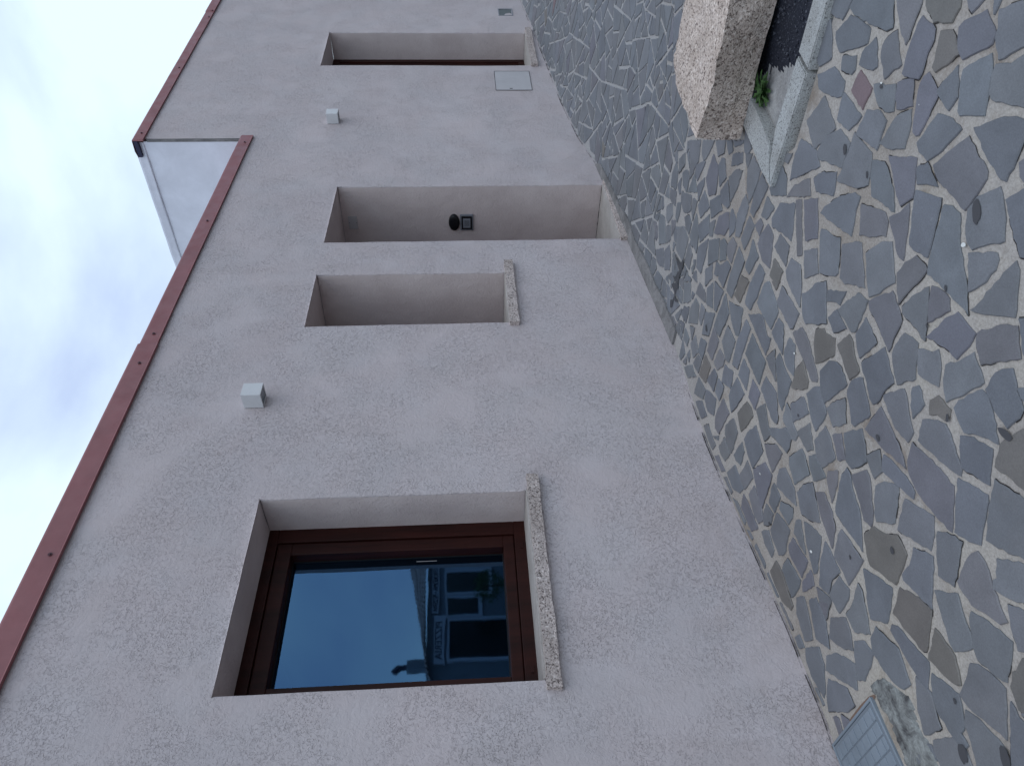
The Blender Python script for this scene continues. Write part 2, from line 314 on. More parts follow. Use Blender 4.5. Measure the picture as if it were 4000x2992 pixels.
# ------------------------------------------------------------------ paving
T = {'T1': (.3625, 3200, 0), 'T2': (.3625, 3200, 600), 'T3': (.3625, 3200, 1200), 'T4': (.3625, 3200, 1800), 'T5': (.3625, 3200, 2392),
     'B1': (.3172, 2500, 600), 'B2': (.3172, 2500, 1100), 'W': (.2719, 2700, 1600), 'U': (.2417, 2900, 2000), 'K': (.4531, 2500, 0), 'F': (1, 0, 0)}
STONES = {
'K': '''
650,1215 735,1210 722,1320 668,1355
745,1210 790,1215 798,1300 762,1340
800,1215 890,1210 882,1240 812,1272
540,1210 640,1212 625,1250 590,1330 545,1400 530,1330
420,1215 520,1210 500,1400 440,1500
905,1100 960,1280 930,1330 900,1320 895,1240
''',
'T1': '''
5,440 110,222 125,380 122,620 110,645 0,718 -40,560
130,-40 350,0 300,110 240,212 105,130 100,30
400,-50 790,-50 782,60 780,300 720,332 560,262 370,155 325,90
180,350 330,175 450,240 540,320 510,472 220,562 190,480
250,615 390,605 375,760 340,802 235,755
600,420 610,720 570,752 510,745 425,700 460,570
830,340 840,550 870,700 700,847 665,620 680,500 740,400
840,-40 1100,-20 1060,120 925,472 870,300 845,130 p
1105,185 1235,320 1220,440 1060,850 890,790 950,560 1060,260 p
1150,-40 1520,-40 1500,90 1420,242 1230,242 1150,50 b
1310,340 1420,330 1450,400 1495,590 1320,720 1245,777 1215,730 1260,560 b
1590,-40 1810,-40 1640,135 1610,90 p
1790,120 1870,310 1888,380 1850,480 1540,642 1518,600 1490,440 1505,290 1560,230 p
1940,115 2300,-15 2300,450 1930,642 1905,520 1900,400 1930,300
1840,590 1850,700 1830,900 1795,1100 1765,1245 1510,1245 1490,1200 1530,850 1550,750
2240,590 2240,1170 1850,1065 1830,1000 1860,820 1900,700 2060,700
1480,720 1490,900 1475,1050 1385,1187 1270,980 1330,890
1170,790 1275,1005 1110,1370 1060,1455 1030,1465 1003,1430 1020,1280 1090,900 p
1005,865 990,1140 830,1177 820,1050 845,895 p
590,920 810,915 790,1200 740,1212 640,1150 600,1030
440,770 555,960 460,1180 345,980 380,880 r
150,730 262,885 235,1040 130,1038 0,960 -20,810
263,1010 440,1260 400,1330 310,1402 190,1290 230,1100
50,1048 163,1388 -60,1611 -135,1300
510,1195 640,1205 710,1305 660,1450 610,1615 400,1440
980,1190 960,1400 905,1597 780,1612 650,1550 830,1260
1270,1240 1420,1290 1515,1400 1400,1520 1270,1660 1155,1732 1075,1640 1050,1540
1670,1380 1840,1320 2040,1275 2210,1310 2190,1520 2100,1740 2000,1945 1950,1930 1780,1655
215,1400 325,1550 240,1805 0,1715 -20,1640 40,1500
375,1440 550,1655 540,1850 515,1990 400,2025 190,1950 290,1700 340,1560
''',
'T2': '''
177,207 138,455 -36,405 -60,268 14,220
570,80 690,100 740,220 790,440 790,622 560,460 550,250
750,30 1035,60 1010,350 990,480 870,562 820,380 p
1045,160 1155,105 1220,260 1262,362 1150,325 1050,330
1600,-175 1680,0 1800,200 1790,270 1690,430 1560,608 1400,420 1270,270 1225,130 1370,0 1450,-60 p
2150,100 2240,30 2240,310 2160,250 p
2010,500 2240,365 2240,1130 2160,1110 2090,830
1935,370 1962,500 1980,640 1980,940 1760,990 1640,1030 1590,960 1575,780 1600,600 1700,470
370,430 430,470 400,560 370,680 333,887 140,740 10,640 50,580 180,490
450,555 640,610 700,640 730,740 705,890 500,885 430,880 p
955,555 945,720 920,920 890,1142 840,1080 800,880 755,690 870,640 p
1035,405 1300,488 1270,640 1220,870 1155,1117 1010,1040 970,980 1000,640
1345,560 1420,575 1500,650 1502,1000 1560,1350 1592,1740 1530,1650 1400,1510 1165,1300 1180,1150 1250,900 1310,700
1605,1085 1900,1080 1915,1150 1880,1250 1780,1380 1610,1482
2105,1175 2135,1260 2110,1600 2090,1760 1840,1730 1620,1690 1720,1610 1850,1460 1980,1290
20,820 60,830 140,900 215,915 205,1100 192,1290 165,1317 60,1305 0,1280 5,1000
250,985 320,975 380,955 445,970 465,1250 475,1442 360,1410 270,1402 220,1340 235,1150
500,1080 620,990 770,960 785,1150 797,1390 700,1440 640,1505 530,1542
1035,1110 1090,1170 1147,1260 1000,1430 852,1607 835,1290 920,1180 p
90,1480 280,1490 215,1627 180,1595 80,1590
410,1510 515,1590 480,1680 430,1800 375,1925 340,1922 200,1680
530,1600 620,1550 780,1490 835,1650 875,1800 830,1900 740,2122 690,1990 610,1800 540,1680 p
1165,1445 1160,1660 1125,2008 1010,1850 900,1720 890,1660 1040,1520
1210,1440 1300,1480 1390,1570 1395,1690 1290,1750 1170,1812 1175,1640 p
''',
'T3': '''
180,30 240,160 280,230 150,272 95,110
-41,248 41,235 60,290 160,340 150,518 0,588 -41,600 -60,400 b
495,125 545,230 607,385 520,470 430,542 405,440 390,300
310,300 350,380 365,520 420,690 320,777 270,640 195,410 b
1150,320 1230,250 1350,130 1480,65 1560,170 1668,285 1600,420 1472,552 1350,430 p
1700,280 1950,200 2120,210 2155,550 1740,612 1690,430 p
2150,130 2240,125 2240,580 2190,500
910,290 1050,395 1035,580 1020,770 840,832 810,720 790,600 785,500 850,370
1065,460 1210,497 1270,467 1292,680 1272,852 1160,780 1065,720
1655,500 1757,812 1600,900 1365,1017 1345,900 1335,780 1360,625 1500,590
1740,895 1800,960 1860,1200 1912,1462 1700,1370 1555,1340 1490,1200 1450,1090 1500,1010
1960,680 2070,670 2110,920 2180,1110 2140,1190 2020,1302 1930,1180 1785,890 1890,720
2140,880 2240,870 2240,1060 2170,980
695,440 740,640 787,812 690,900 640,1000 575,1042 540,980 455,600 560,530
100,585 180,600 225,650 287,832 160,940 50,1032 15,900 5,690
455,770 500,980 537,1162 370,1282 345,1250 300,900 345,800
690,950 900,885 940,1050 960,1200 1002,1350 945,1450 820,1310 740,1120
1060,850 1120,1050 1080,1100 1005,1192 985,1060 1000,870
1190,1005 1270,960 1400,1110 1390,1170 1345,1217 1260,1150 1185,1150 b
265,985 277,1250 145,1287 70,1090 160,1030
-140,938 -55,860 0,868 66,1140 45,1200 -44,1330 -97,1158
655,1080 740,1250 840,1470 890,1620 920,1738 870,1680 680,1520 490,1312 570,1200 p
1110,1220 1220,1230 1345,1265 1400,1370 1490,1650 1525,1740 1510,1812 1400,1740 1290,1650 1060,1430
1520,1390 1650,1415 1850,1530 1835,1655 1820,1907 1700,1830 1535,1725 1525,1640
1940,1480 2240,1305 2240,2010 2010,1800 1890,1720 1900,1640 b
-52,1440 60,1288 110,1410 160,1628 30,1727 -30,1600
265,1360 450,1315 485,1480 495,1660 440,1700 345,1737 290,1660
640,1540 650,1640 665,1770 590,1842 520,1650 510,1600
140,1380 225,1365 240,1480 272,1635 215,1655 195,1640 p
''',
'T4': '''
1000,-185 1070,-110 1200,0 1320,140 1430,270 1435,450 1415,762 1290,640 1200,520 1060,340 970,150 950,0 p
690,-60 770,0 920,170 1015,340 1005,402 940,350 840,260 680,110 675,0
90,115 190,115 180,270 130,447 80,190 p
290,80 320,130 350,320 430,580 440,700 455,962 380,850 260,690 180,570 170,540 240,150
345,155 500,105 525,160 545,300 567,560 550,702 480,640 440,460 400,330 p
605,270 690,230 840,285 830,480 800,667 615,650 595,560
920,420 1000,470 1110,530 1220,600 1222,800 1190,957 1060,880 930,800 845,740 870,600
1490,195 1640,280 1800,375 1780,600 1740,750 1725,902 1600,860 1460,765 1470,500
1890,210 2240,460 2240,1060 1920,930 1800,850 1830,500
1910,1060 2240,1130 2240,1545 2000,1460 1870,1370 1870,1290 1920,1280
2035,1555 2240,1640 2240,2065 2140,2040 2070,1800
1690,980 1770,1100 1830,1280 1955,1630 2008,1737 1940,1758 1770,1630 1640,1550 1510,1360 1485,1290 1630,1010 p
1270,765 1360,775 1530,880 1500,1000 1470,1180 1440,1342 1280,1230 1262,1000
1010,940 1210,1035 1205,1300 1200,1582 1080,1460 900,1280 890,1220 970,1130
1240,1400 1480,1440 1530,1640 1560,1740 1625,1870 1640,2012 1450,2045 1400,1950 1310,1640
580,710 700,790 830,805 870,870 930,1010 880,1160 815,1327 700,1240 550,1130 510,1000 480,800 b
235,745 300,830 380,960 462,1072 370,1240 310,1332 230,1150 160,1040 200,800
60,880 130,1020 212,1200 130,1270 95,1432 0,1340 10,1100 45,950
210,1245 312,1390 300,1500 210,1632 105,1440 140,1350
475,1170 640,1270 770,1370 755,1600 720,1742 550,1700 530,1600 500,1350
415,1330 450,1400 500,1650 537,1862 380,1842 285,1650 350,1560
865,1370 1060,1480 1200,1612 1180,1800 1145,2047 1110,2042 930,1820 795,1640 b
0,1395 120,1490 65,1700 0,1560
''',
'T5': '''
120,60 275,60 320,200 355,402 250,380 150,310 105,280
75,470 170,440 370,550 400,827 250,740 70,620
375,310 480,310 575,440 540,580 480,732 400,720 390,540
605,160 720,280 840,390 900,560 970,772 900,822 830,780 690,620 570,420 555,280
780,140 830,150 960,310 1165,540 1160,822 1090,740 950,520 770,190
1240,180 1340,320 1450,470 1510,777 1430,750 1175,500 b
1630,0 1750,60 1930,200 2065,320 2040,560 2010,747 1850,640 1700,500 1660,380 1620,60
1620,555 1700,570 1850,680 1990,820 2000,1000 2005,1362 1870,1240 1600,1010 1510,880 1560,780
2180,500 2240,500 2240,1110 2150,1050 2060,800 2080,650 2120,640 b
1040,700 1190,860 1240,1060 1300,1240 1180,1312 1130,1312 1060,1060
1210,665 1360,780 1490,880 1520,1000 1550,1190 1510,1300 1590,1430 1540,1470 1430,1320 1270,1060 1220,900
1570,1060 1700,1150 1960,1430 2000,1500 2000,1750 1720,1750 1640,1400 1560,1200
2055,960 2130,1130 2240,1260 2240,1750 2060,1750 2060,1350
1230,1380 1430,1350 1560,1480 1680,1750 1350,1750 1230,1460
95,720 200,770 290,820 370,1000 310,1060 190,1065 100,1060 80,900
235,1105 330,1180 330,1250 285,1320 p
150,1130 200,1140 250,1310 220,1340 p
''',
'F': '''
3158,2342 3184,2332 3221,2419 3238,2535 3187,2497
3109,2332 3138,2330 3158,2410 3172,2497 3143,2506 3109,2395
3146,2530 3196,2526 3216,2593 3221,2705 3216,2724 3167,2642 3148,2579
3187,2291 3240,2342 3225,2419 3201,2350 p
3131,1147 3155,1138 3180,1108 3223,1098 3225,1265 3145,1267 3132,1220
3184,1921 3215,1921 3248,2000 3260,2070 3249,2143 3230,2090 3205,2020 3195,1970 p
3128,543 3187,589 3200,652 3083,707 3105,600
''',
'U': '''
545,10 660,140 755,290 700,520 690,640 660,690 580,702 500,480 445,280 520,100
860,125 930,130 970,400 1010,690 950,580 825,340
990,155 1100,220 1260,390 1260,480 1220,770 1190,990 1150,1002 1110,830 1040,560
800,410 920,600 1045,800 950,1062 760,690 740,530 p
720,745 930,1100 900,1230 830,1350 790,1382 700,1120 635,930 650,850
1090,930 1120,1000 1150,1190 970,1287 965,1120 p
305,310 415,290 460,480 500,620 465,732 350,500
530,780 610,920 700,1180 810,1520 780,1592 640,1450 520,1180 440,960 b
''',
'W': '''
600,120 660,330 630,430 570,632 530,560 480,350 490,220
380,-20 454,-158 540,60 470,180 390,352 340,270 340,130 p
660,40 793,-112 862,10 880,95 790,230 710,322 690,250 b
920,220 1020,600 960,720 880,852 820,680 755,420 800,330
930,-10 1050,-88 1095,230 1140,370 1040,452 990,280
1120,260 1240,275 1340,250 1430,420 1400,550 1360,622 1210,430 1150,390
1364,-100 1420,20 1450,190 1525,380 1490,452 1440,430 1310,130
1690,185 1745,580 1660,607 1510,320
1580,560 1620,650 1690,930 1480,1082 1400,790 1400,680
1045,495 1220,510 1300,630 1155,902 1080,660 p
1050,755 1150,940 1110,1100 1010,1412 980,1370 930,1100 890,900 890,850 990,790 p
720,470 755,610 700,802 640,740 605,650
470,400 550,640 480,742 420,640 390,540
800,730 880,990 760,1152 700,1010 690,930 750,830
620,790 690,980 740,1140 690,1202 590,1130 510,900 560,850
890,1090 1000,1400 1030,1600 960,1642 890,1480 820,1220 p
745,1210 850,1440 950,1700 860,1752 710,1400 p
1180,1050 1270,1260 1190,1482 1110,1330 1140,1150
1260,850 1340,830 1400,960 1480,1170 1502,1382 1390,1280 1220,1100 1230,950
1280,1320 1450,1410 1445,1560 1390,1657 1260,1420
1730,1040 1780,1300 1840,1622 1700,1590 1580,1500 1510,1180 1600,1080
1685,660 1780,640 1920,980 1750,1027 1700,850
1070,1350 1175,1500 1140,1640 1040,1657 1030,1500
''',
'B1': '''
520,240 545,210 585,215 600,330 570,480 525,400
612,140 655,20 665,130 655,240 605,320
510,470 545,490 630,512 620,700 575,740 530,720 500,560
652,545 700,590 642,830 632,700
545,780 600,762 630,860 595,1000 560,920
460,900 540,900 588,1050 545,1245 520,1330 470,1250 440,1180
410,980 440,900 458,930 440,1100 420,1080
370,425 445,470 430,650 400,620 365,560
392,250 440,112 465,220 440,440 376,400
385,820 435,822 430,900 400,980 385,1020 p
455,612 500,602 480,760 450,850 432,780
480,60 550,-10 550,130 475,250
325,650 392,612 400,760 340,860 320,800
240,742 300,792 312,1110 230,1120 225,900
318,900 372,882 375,1060 325,1110
190,1192 280,1162 285,1400 230,1380 200,1300
295,1202 355,1125 370,1300 360,1430 300,1440
900,10 960,180 945,350 925,497 840,517 810,300 p
1000,60 1040,70 1055,300 975,412 965,150
1140,10 1260,-20 1255,120 1120,162
1180,195 1260,210 1190,430 1110,602 1100,450 1090,290
1300,0 1380,0 1320,192 1300,100
1395,30 1480,200 1420,420 1340,612 1310,450 1320,200
1500,240 1570,420 1480,610 1390,792 1350,720 1400,500
1730,90 1800,320 1790,520 1610,522 1590,430 1660,250
1740,-10 1870,0 1810,132 1730,70
2080,310 2090,530 1800,542 1850,450 1900,380 p
1720,610 1900,620 1880,850 1850,1082 1730,970 1620,900 1620,800
1915,575 1980,570 1985,1250 1930,1267 p
2015,570 2180,550 2175,1050 2025,1077 p
2015,1195 2170,1165 2185,1480 2015,1542
1560,530 1645,680 1545,822 1490,760
1475,800 1510,890 1465,1022 1405,890 p
1340,770 1400,890 1350,1040 1280,1192 1240,1060
1570,870 1630,1000 1610,1220 1590,1417 1500,1320 1445,1110 1490,980 p
1720,990 1830,1140 1785,1397 1650,1150
1385,1060 1450,1280 1335,1492 1290,1400
1215,1150 1280,1330 1190,1580 1120,1782 1060,1690 1080,1576
1300,500 1330,660 1220,1032 1170,1030 1190,740
1130,680 1180,830 1150,970 1095,1032 1105,750
1090,720 1085,920 1035,1012 905,980 970,770 p
975,510 1005,700 870,802 855,580
1075,330 1100,640 1070,682 990,600 985,470
790,460 850,660 740,802 710,640
850,750 845,980 730,1102 720,880
920,820 880,1032 850,1020 860,850
690,740 720,1000 685,1232 605,1020
970,1050 955,1310 830,1382 845,1070
1020,1045 1070,1120 1050,1310 975,1327 985,1070
1135,1030 1185,1130 1115,1362 1065,1240 1080,1110 p
835,1050 800,1270 740,1482 690,1400 710,1150
1650,1290 1750,1460 1680,1652 1590,1500 b
1855,1285 1965,1370 1980,1600 1960,1902 1800,1560 1790,1450
1465,1360 1530,1480 1420,1800 1350,1932 1290,1840 1340,1620
1240,1500 1335,1580 1220,1842 1155,1750 b
940,1330 985,1380 970,1510 905,1492
1065,1320 1110,1400 1020,1652 960,1540 990,1370
885,1360 880,1550 795,1632 800,1430
595,1110 640,1240 600,1432 540,1340
800,110 740,250 700,342 670,250 690,140 790,90
665,255 695,480 580,482
790,300 780,400 715,592 700,400
''',
'B2': '''
1525,20 1580,0 1660,220 1695,380 1605,592 1500,400 1435,260
1620,0 1720,0 1665,112 b
1745,55 1850,230 1950,400 1870,587 1840,580 1680,260
1700,450 1760,540 1745,902 1615,630
1330,400 1500,410 1555,670 1605,700 1540,912 1430,650
1300,470 1355,580 1270,840 1195,1077 1130,1020 1200,700
1090,240 1260,340 1235,500 1210,672 1175,670 1120,480
1050,150 1090,400 970,682 905,540
1075,540 1165,740 1085,1002 1050,960 1005,740
1375,640 1540,1000 1460,1272 1290,890
1990,560 2070,740 2180,1200 2170,1242 2110,1230 1990,930 1875,630 p
1830,690 1900,780 1885,1162 1790,1030 1765,870
1650,830 1665,1232 1545,950
1710,880 1780,1080 1855,1230 1740,1592 1700,1480 1670,960
2000,960 2065,1230 2050,1320 1960,1337 1860,1310 1900,1120 b
1270,950 1340,1110 1305,1342 1205,1150
1545,1170 1670,1370 1690,1700 1675,1752 1620,1700 1485,1310
1190,1180 1280,1390 1120,1612 1090,1410 1110,1330
1380,1200 1470,1370 1410,1582 1330,1430 p
1845,1510 2005,1420 2070,1620 1880,1732
880,640 905,562 965,740 880,972 820,850 p
975,830 1040,960 1010,1050 945,1092 905,990 p
1040,1020 1140,1120 1110,1322 1000,1240
905,1070 945,1170 900,1352 820,1210
800,900 865,1050 800,1252 725,1150 b
960,1190 1025,1300 970,1472 920,1350
715,1180 805,1340 770,1452 660,1380
815,1330 930,1450 900,1652 830,1600 790,1440
800,380 915,390 840,672 760,650
750,270 800,360 745,542 720,460
680,200 720,290 700,522 590,510 620,320
540,300 600,320 590,400 560,512 500,400
730,10 800,140 795,262 680,150
890,10 885,332 810,270 820,80
915,0 1020,120 930,372 905,340
745,690 815,760 760,962 710,850
710,900 755,980 710,1132 650,1000
680,660 710,880 650,942 620,760
550,570 600,700 575,802 530,700
610,550 670,570 630,722
540,10 615,10 620,242 530,272
''',
}
def polys():
    for key, txt in STONES.items():
        s, ox, oy = T[key]
        for line in txt.strip().splitlines():
            w = line.split(); col = 'g'
            if w[-1] in 'gpbrd': col = w.pop()
            yield ('near' if key in ('T1', 'T2', 'T3', 'T4', 'T5') else 'mid'), [(ox+s*float(a.split(',')[0]), oy+s*float(a.split(',')[1])) for a in w], col
def area(P): return .5*sum(a.x*b.y-b.x*a.y for a, b in zip(P, P[1:]+P[:1]))
def inpoly(x, y, P):
    c = False
    for a, b in zip(P, P[1:]+P[:1]):
        if (a[1] > y) != (b[1] > y) and x < (b[0]-a[0])*(y-a[1])/(b[1]-a[1])+a[0]: c = not c
    return c
ZONE = [(2740, 600), (2950, 600), (3010, 735), (3160, 480), (3240, -12), (4015, -12), (4015, 3008), (3300, 3008), (3225, 2806), (3085, 2463), (2893, 2029), (2722, 1550), (2690, 1380), (2690, 1250), (2730, 1090)]
COL = {'g': [(.148, .156, .172), (.142, .149, .168), (.156, .161, .174), (.148, .151, .163), (.137, .144, .161)],
       'p': [(.148, .145, .161), (.153, .149, .159), (.139, .138, .160)], 'b': [(.150, .137, .126), (.142, .132, .124)], 'r': [(.165, .115, .122)], 'd': [(.085, .082, .088)]}
sv, sf, sc, smi = [], [], [], []
def add_stone(P, col, crack_shade_p=.14, h=.006, rough=.0035):
    """P: list of Vector (x,y), counter-clockwise"""
    if abs(area(P)) < .0006: return
    if area(P) < 0: P = P[::-1]
    Q = []; n = len(P)
    for i in range(n):
        a, b = P[i], P[(i+1) % n]; L = (b-a).length
        if L < 1e-4: continue
        nrm = Vector((b.y-a.y, a.x-b.x))/L
        k = max(1, min(20, int(L/.018)))
        for j in range(k):
            tt = j/k; q = a.lerp(b, tt)
            if j == 0:
                pv = P[i-1]; q = q + ((pv-a).normalized()+(b-a).normalized())*.0008
                q += Vector((R.uniform(-1, 1), R.uniform(-1, 1)))*rough*.3
            else: q += nrm*(R.uniform(-1, 1)*rough + noise.noise(Vector((q.x*14, q.y*14, i)))*rough*.9)
            Q.append(q)
    n = len(Q); cen = sum(Q, Vector((0, 0)))/n
    base = R.choice(COL[col]); v = R.uniform(.90, 1.10); c = tuple(x*v*R.uniform(.99, 1.01) for x in base)
    o = len(sv); tx, ty = R.uniform(-.006, .006), R.uniform(-.006, .006)
    ins = []
    for i in range(n):
        e = (Q[(i+1) % n]-Q[i-1]); e = e.normalized() if e.length > 1e-6 else Vector((1, 0)); ins.append(Q[i] + Vector((-e.y, e.x))*.0026)
    for q in Q: sv.append((q.x, q.y, gz(q.x, q.y)-.012))
    for q in Q: sv.append((q.x, q.y, gz(q.x, q.y)+h*.45+tx*(q.x-cen.x)+ty*(q.y-cen.y)))
    for q in ins: sv.append((q.x, q.y, gz(q.x, q.y)+h+tx*(q.x-cen.x)+ty*(q.y-cen.y)))
    for i in range(n):
        j = (i+1) % n
        sf.append((o+i, o+j, o+n+j, o+n+i)); sc.append(c); smi.append(0)
        sf.append((o+n+i, o+n+j, o+2*n+j, o+2*n+i)); sc.append(c); smi.append(0)
    sf.append(tuple(range(o+2*n, o+3*n))); sc.append(c); smi.append(0)
    # flat dark strips paint the shade of an open crack along some edge runs
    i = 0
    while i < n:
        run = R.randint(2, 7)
        if R.random() < crack_shade_p:
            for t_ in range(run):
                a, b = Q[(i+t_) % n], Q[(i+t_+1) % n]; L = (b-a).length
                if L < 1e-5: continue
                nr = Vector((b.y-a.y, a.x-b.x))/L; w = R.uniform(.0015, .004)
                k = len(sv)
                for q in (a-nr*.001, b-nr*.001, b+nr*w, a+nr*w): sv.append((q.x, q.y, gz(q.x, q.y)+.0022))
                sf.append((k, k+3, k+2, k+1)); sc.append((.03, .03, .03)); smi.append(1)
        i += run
def blob(px, py, r, mi, z=.0085, stretch=1.0, ang=0.0, n=14):
    r *= .62 if mi == 3 else .5; c = G(px, py); k = len(sv); ph = R.uniform(0, 9)
    for i in range(n):
        a = 2*math.pi*i/n; rr = r*(1+.35*noise.noise(Vector((math.cos(a)*1.5, math.sin(a)*1.5, ph))))
        x, y = rr*stretch*math.cos(a), rr*math.sin(a); x, y = x*math.cos(ang)-y*math.sin(ang), x*math.sin(ang)+y*math.cos(ang)
        sv.append((c.x+x, c.y+y, gz(c.x+x, c.y+y)+z))
    sf.append(tuple(range(k, k+n))); sc.append((0, 0, 0)); smi.append(mi)
def grow(P, d):
    if area(P) < 0: P = P[::-1]
    O = []; n = len(P)
    for i in range(n):
        a, b, c = P[i-1], P[i], P[(i+1) % n]; u, v = (b-a), (c-b)
        if u.length < 1e-5 or v.length < 1e-5: O.append(b); continue
        u.normalize(); v.normalize(); n1, n2 = Vector((u.y, -u.x)), Vector((v.y, -v.x)); m_ = n1+n2
        O.append(b + m_*(d/max(.55, m_.length_squared/2)))
    return O
traced = []
for key, P, col in polys():
    Q = []
    for a in P:
        g = G(*a, .006); Q.append(Vector((g.x, g.y)))
    Q = grow(Q, .0040 if key == 'near' else .0014)
    traced.append(Q); add_stone(Q, col)
# long thin slabs between the traced ones and the foot of the wall
FOOT = [(10, 2037), (92, 2071), (537, 2259), (971, 2471), (1227, 2587), (1348, 2635), (1410, 2656), (1550, 2702), (1734, 2764), (1908, 2837), (2029, 2890), (2174, 2958), (2255, 2993), (2463, 3085), (2598, 3138), (2806, 3225), (2992, 3286)]
tv = [pix((q.x, q.y, gz(q.x, q.y))) for Q in traced for q in Q]
py_ = 1420
while py_ < 2720:
    L = R.uniform(60, 130); ws = [v[0]-interp(FOOT, v[1]) for v in tv if py_-14 < v[1] < py_+L+14 and v[0]-interp(FOOT, v[1]) > 5]
    w = min(ws+[75])-10
    if w > 11:
        a, b = py_, py_+L-R.uniform(8, 13); f = lambda y, d: Vector(G(interp(FOOT, y)+d, y, .006)[:2])
        P = [f(a+R.uniform(0, 14), 7), f(b, 7), f(b-R.uniform(0, 18), w), f((a+b)/2, w*R.uniform(.9, 1)), f(a+R.uniform(0, 16), w)]
        traced.append(P if area(P) > 0 else P[::-1]); add_stone(P, R.choice('ggp'))
    py_ += L
# the rest of the crazy paving: big random cells broken again and again
def clip(P, a, n):              # keep the side where (p-a).n <= 0
    o = []
    for p, q in zip(P, P[1:]+P[:1]):
        dp, dq = (p-a).dot(n), (q-a).dot(n)
        if dp <= 0: o.append(p)
        if (dp < 0 < dq) or (dq < 0 < dp): o.append(p+(q-p)*(dp/(dp-dq)))
    return o
X0, X1, Y0, Y1 = -2.6, 13.5, -4.2, 3.05
seeds = []
g_ = .8; ix = int((X1-X0)/g_)+3; iy = int((Y1-Y0)/g_)+3
grid = {(i, j): Vector((X0+(i-1+R.random())*g_, Y0+(j-1+R.random())*g_)) for i in range(ix) for j in range(iy)}
cells = []
for (i, j), s in grid.items():
    P = [s+Vector(v) for v in ((-1.4, -1.4), (1.4, -1.4), (1.4, 1.4), (-1.4, 1.4))]
    for di in range(-2, 3):
        for dj in range(-2, 3):
            o_ = grid.get((i+di, j+dj))
            if o_ and (di or dj): P = clip(P, (s+o_)/2, (o_-s)) if P else P
    cells.append(P)
def brk(P, tgt):
    if len(P) < 3 or abs(area(P)) < tgt: return [P] if len(P) > 2 else []
    c = sum(P, Vector((0, 0)))/len(P)
    # cut across the longest direction, at a random tilt
    best = max(((a-b) for a in P for b in P), key=lambda v: v.length)
    ang = math.atan2(best.y, best.x) + R.gauss(0, .24)
    n = Vector((math.cos(ang), math.sin(ang))); c = c + best*R.uniform(-.12, .12)
    return brk(clip(P, c, n), tgt*R.uniform(.8, 1.25)) + brk(clip(P, c, -n), tgt*R.uniform(.8, 1.25))
def inset(P, d):
    if area(P) < 0: P = P[::-1]
    O = P
    for a, b in zip(P, P[1:]+P[:1]):
        L = (b-a).length
        if L < 1e-6: continue
        n = Vector((b.y-a.y, a.x-b.x))/L; O = clip(O, a-n*d*R.uniform(.5, 1.9), n)
        if len(O) < 3: return []
    return O
tb = [(min(p.x for p in Q), max(p.x for p in Q), min(p.y for p in Q), max(p.y for p in Q), [(p.x, p.y) for p in Q]) for Q in traced]
BEDP = [(2.80, -4.5), (2.80, 1.02), (2.845, 1.53), (3.0, 1.52), (3.2, 1.47), (4.02, 1.33), (4.02, -4.5)]
for P in cells:
    if len(P) < 3: continue
    for s in brk(P, R.uniform(.02, .042) if sum(p.x for p in P)/len(P) > 2.9 else R.uniform(.03, .07)):
        c = sum(s, Vector((0, 0)))/len(s)
        if not (X0 < c.x < X1 and Y0 < c.y < Y1): continue
        q = pix((c.x, c.y, gz(c.x, c.y)))
        if q and inpoly(q[0], q[1], ZONE): continue
        if inpoly(c.x, c.y, BEDP): continue
        far = c.x > 3.4
        def place(s, d, lvl):
            c = sum(s, Vector((0, 0)))/len(s); raw = s
            s = inset(s, d)
            if len(s) < 3: return
            s = clip(s, Vector((0, wally(c.x)-.02)), Vector((0, 1)))
            if len(s) < 3 or any(inpoly(p.x, p.y, BEDP) for p in s): return
            for x0, x1, y0, y1, Q in tb:
                if x0-.4 < c.x < x1+.4 and y0-.4 < c.y < y1+.4:
                    if any(inpoly(p.x, p.y, Q) for p in s) or inpoly(c.x, c.y, Q) or any(inpoly(p[0], p[1], [(a.x, a.y) for a in s]) for p in Q):
                        if lvl < 2:
                            for q in brk(raw, abs(area(raw))/2.2): place(q, d*.7, lvl+1)
                        return
            if abs(area(s)) < .0012: return
            add_stone(s, R.choices('gpbr', (88, 11, 1.5, .1))[0], .10 if far else .2, rough=.0025)
        place(s, .0088 if far else .009, 0)
for px, py, r, st, an in ((3774, 957, .013, 1.6, .5), (3176, 2153, .012, 1.8, .9), (3452, 325, .006, 2, .3), (3600, 410, .004, 1, 0), (2975, 1850, .010, 1.2, 0), (3110, 1380, .009, 1.5, .4)):
    blob(px, py, r, 2, stretch=st, ang=an)
for px, py, r, st, an in ((3825, 823, .024, 2.6, -.9), (3703, 1127, .008, 2.4, -.9), (3710, 1632, .012, 1.7, -.9), (3630, 1273, .008, 1.5, -.9), (3437, 1710, .016, 1.4, -.6), (3328, 2176, .008, 2.0, -.6), (3493, 2148, .016, 1.5, -.6), (3739, 2737, .010, 1.6, -.6), (3308, 585, .018, 1.9, -1.0), (3450, 340, .010, 1.3, 0), (3395, 683, .010, 2.2, -.9), (3938, 1696, .018, 2.6, .2), (3770, 2940, .03, 1.7, -.7), (3935, 2960, .03, 1.8, -.7), (2764, 1280, .020, 1.8, -.6), (3012, 2046, .014, 1.1, 0), (3125, 1622, .010, 1.2, 0), (2676, 1252, .008, 2.2, 0)):
    blob(px, py, r, 3, stretch=st, ang=an)
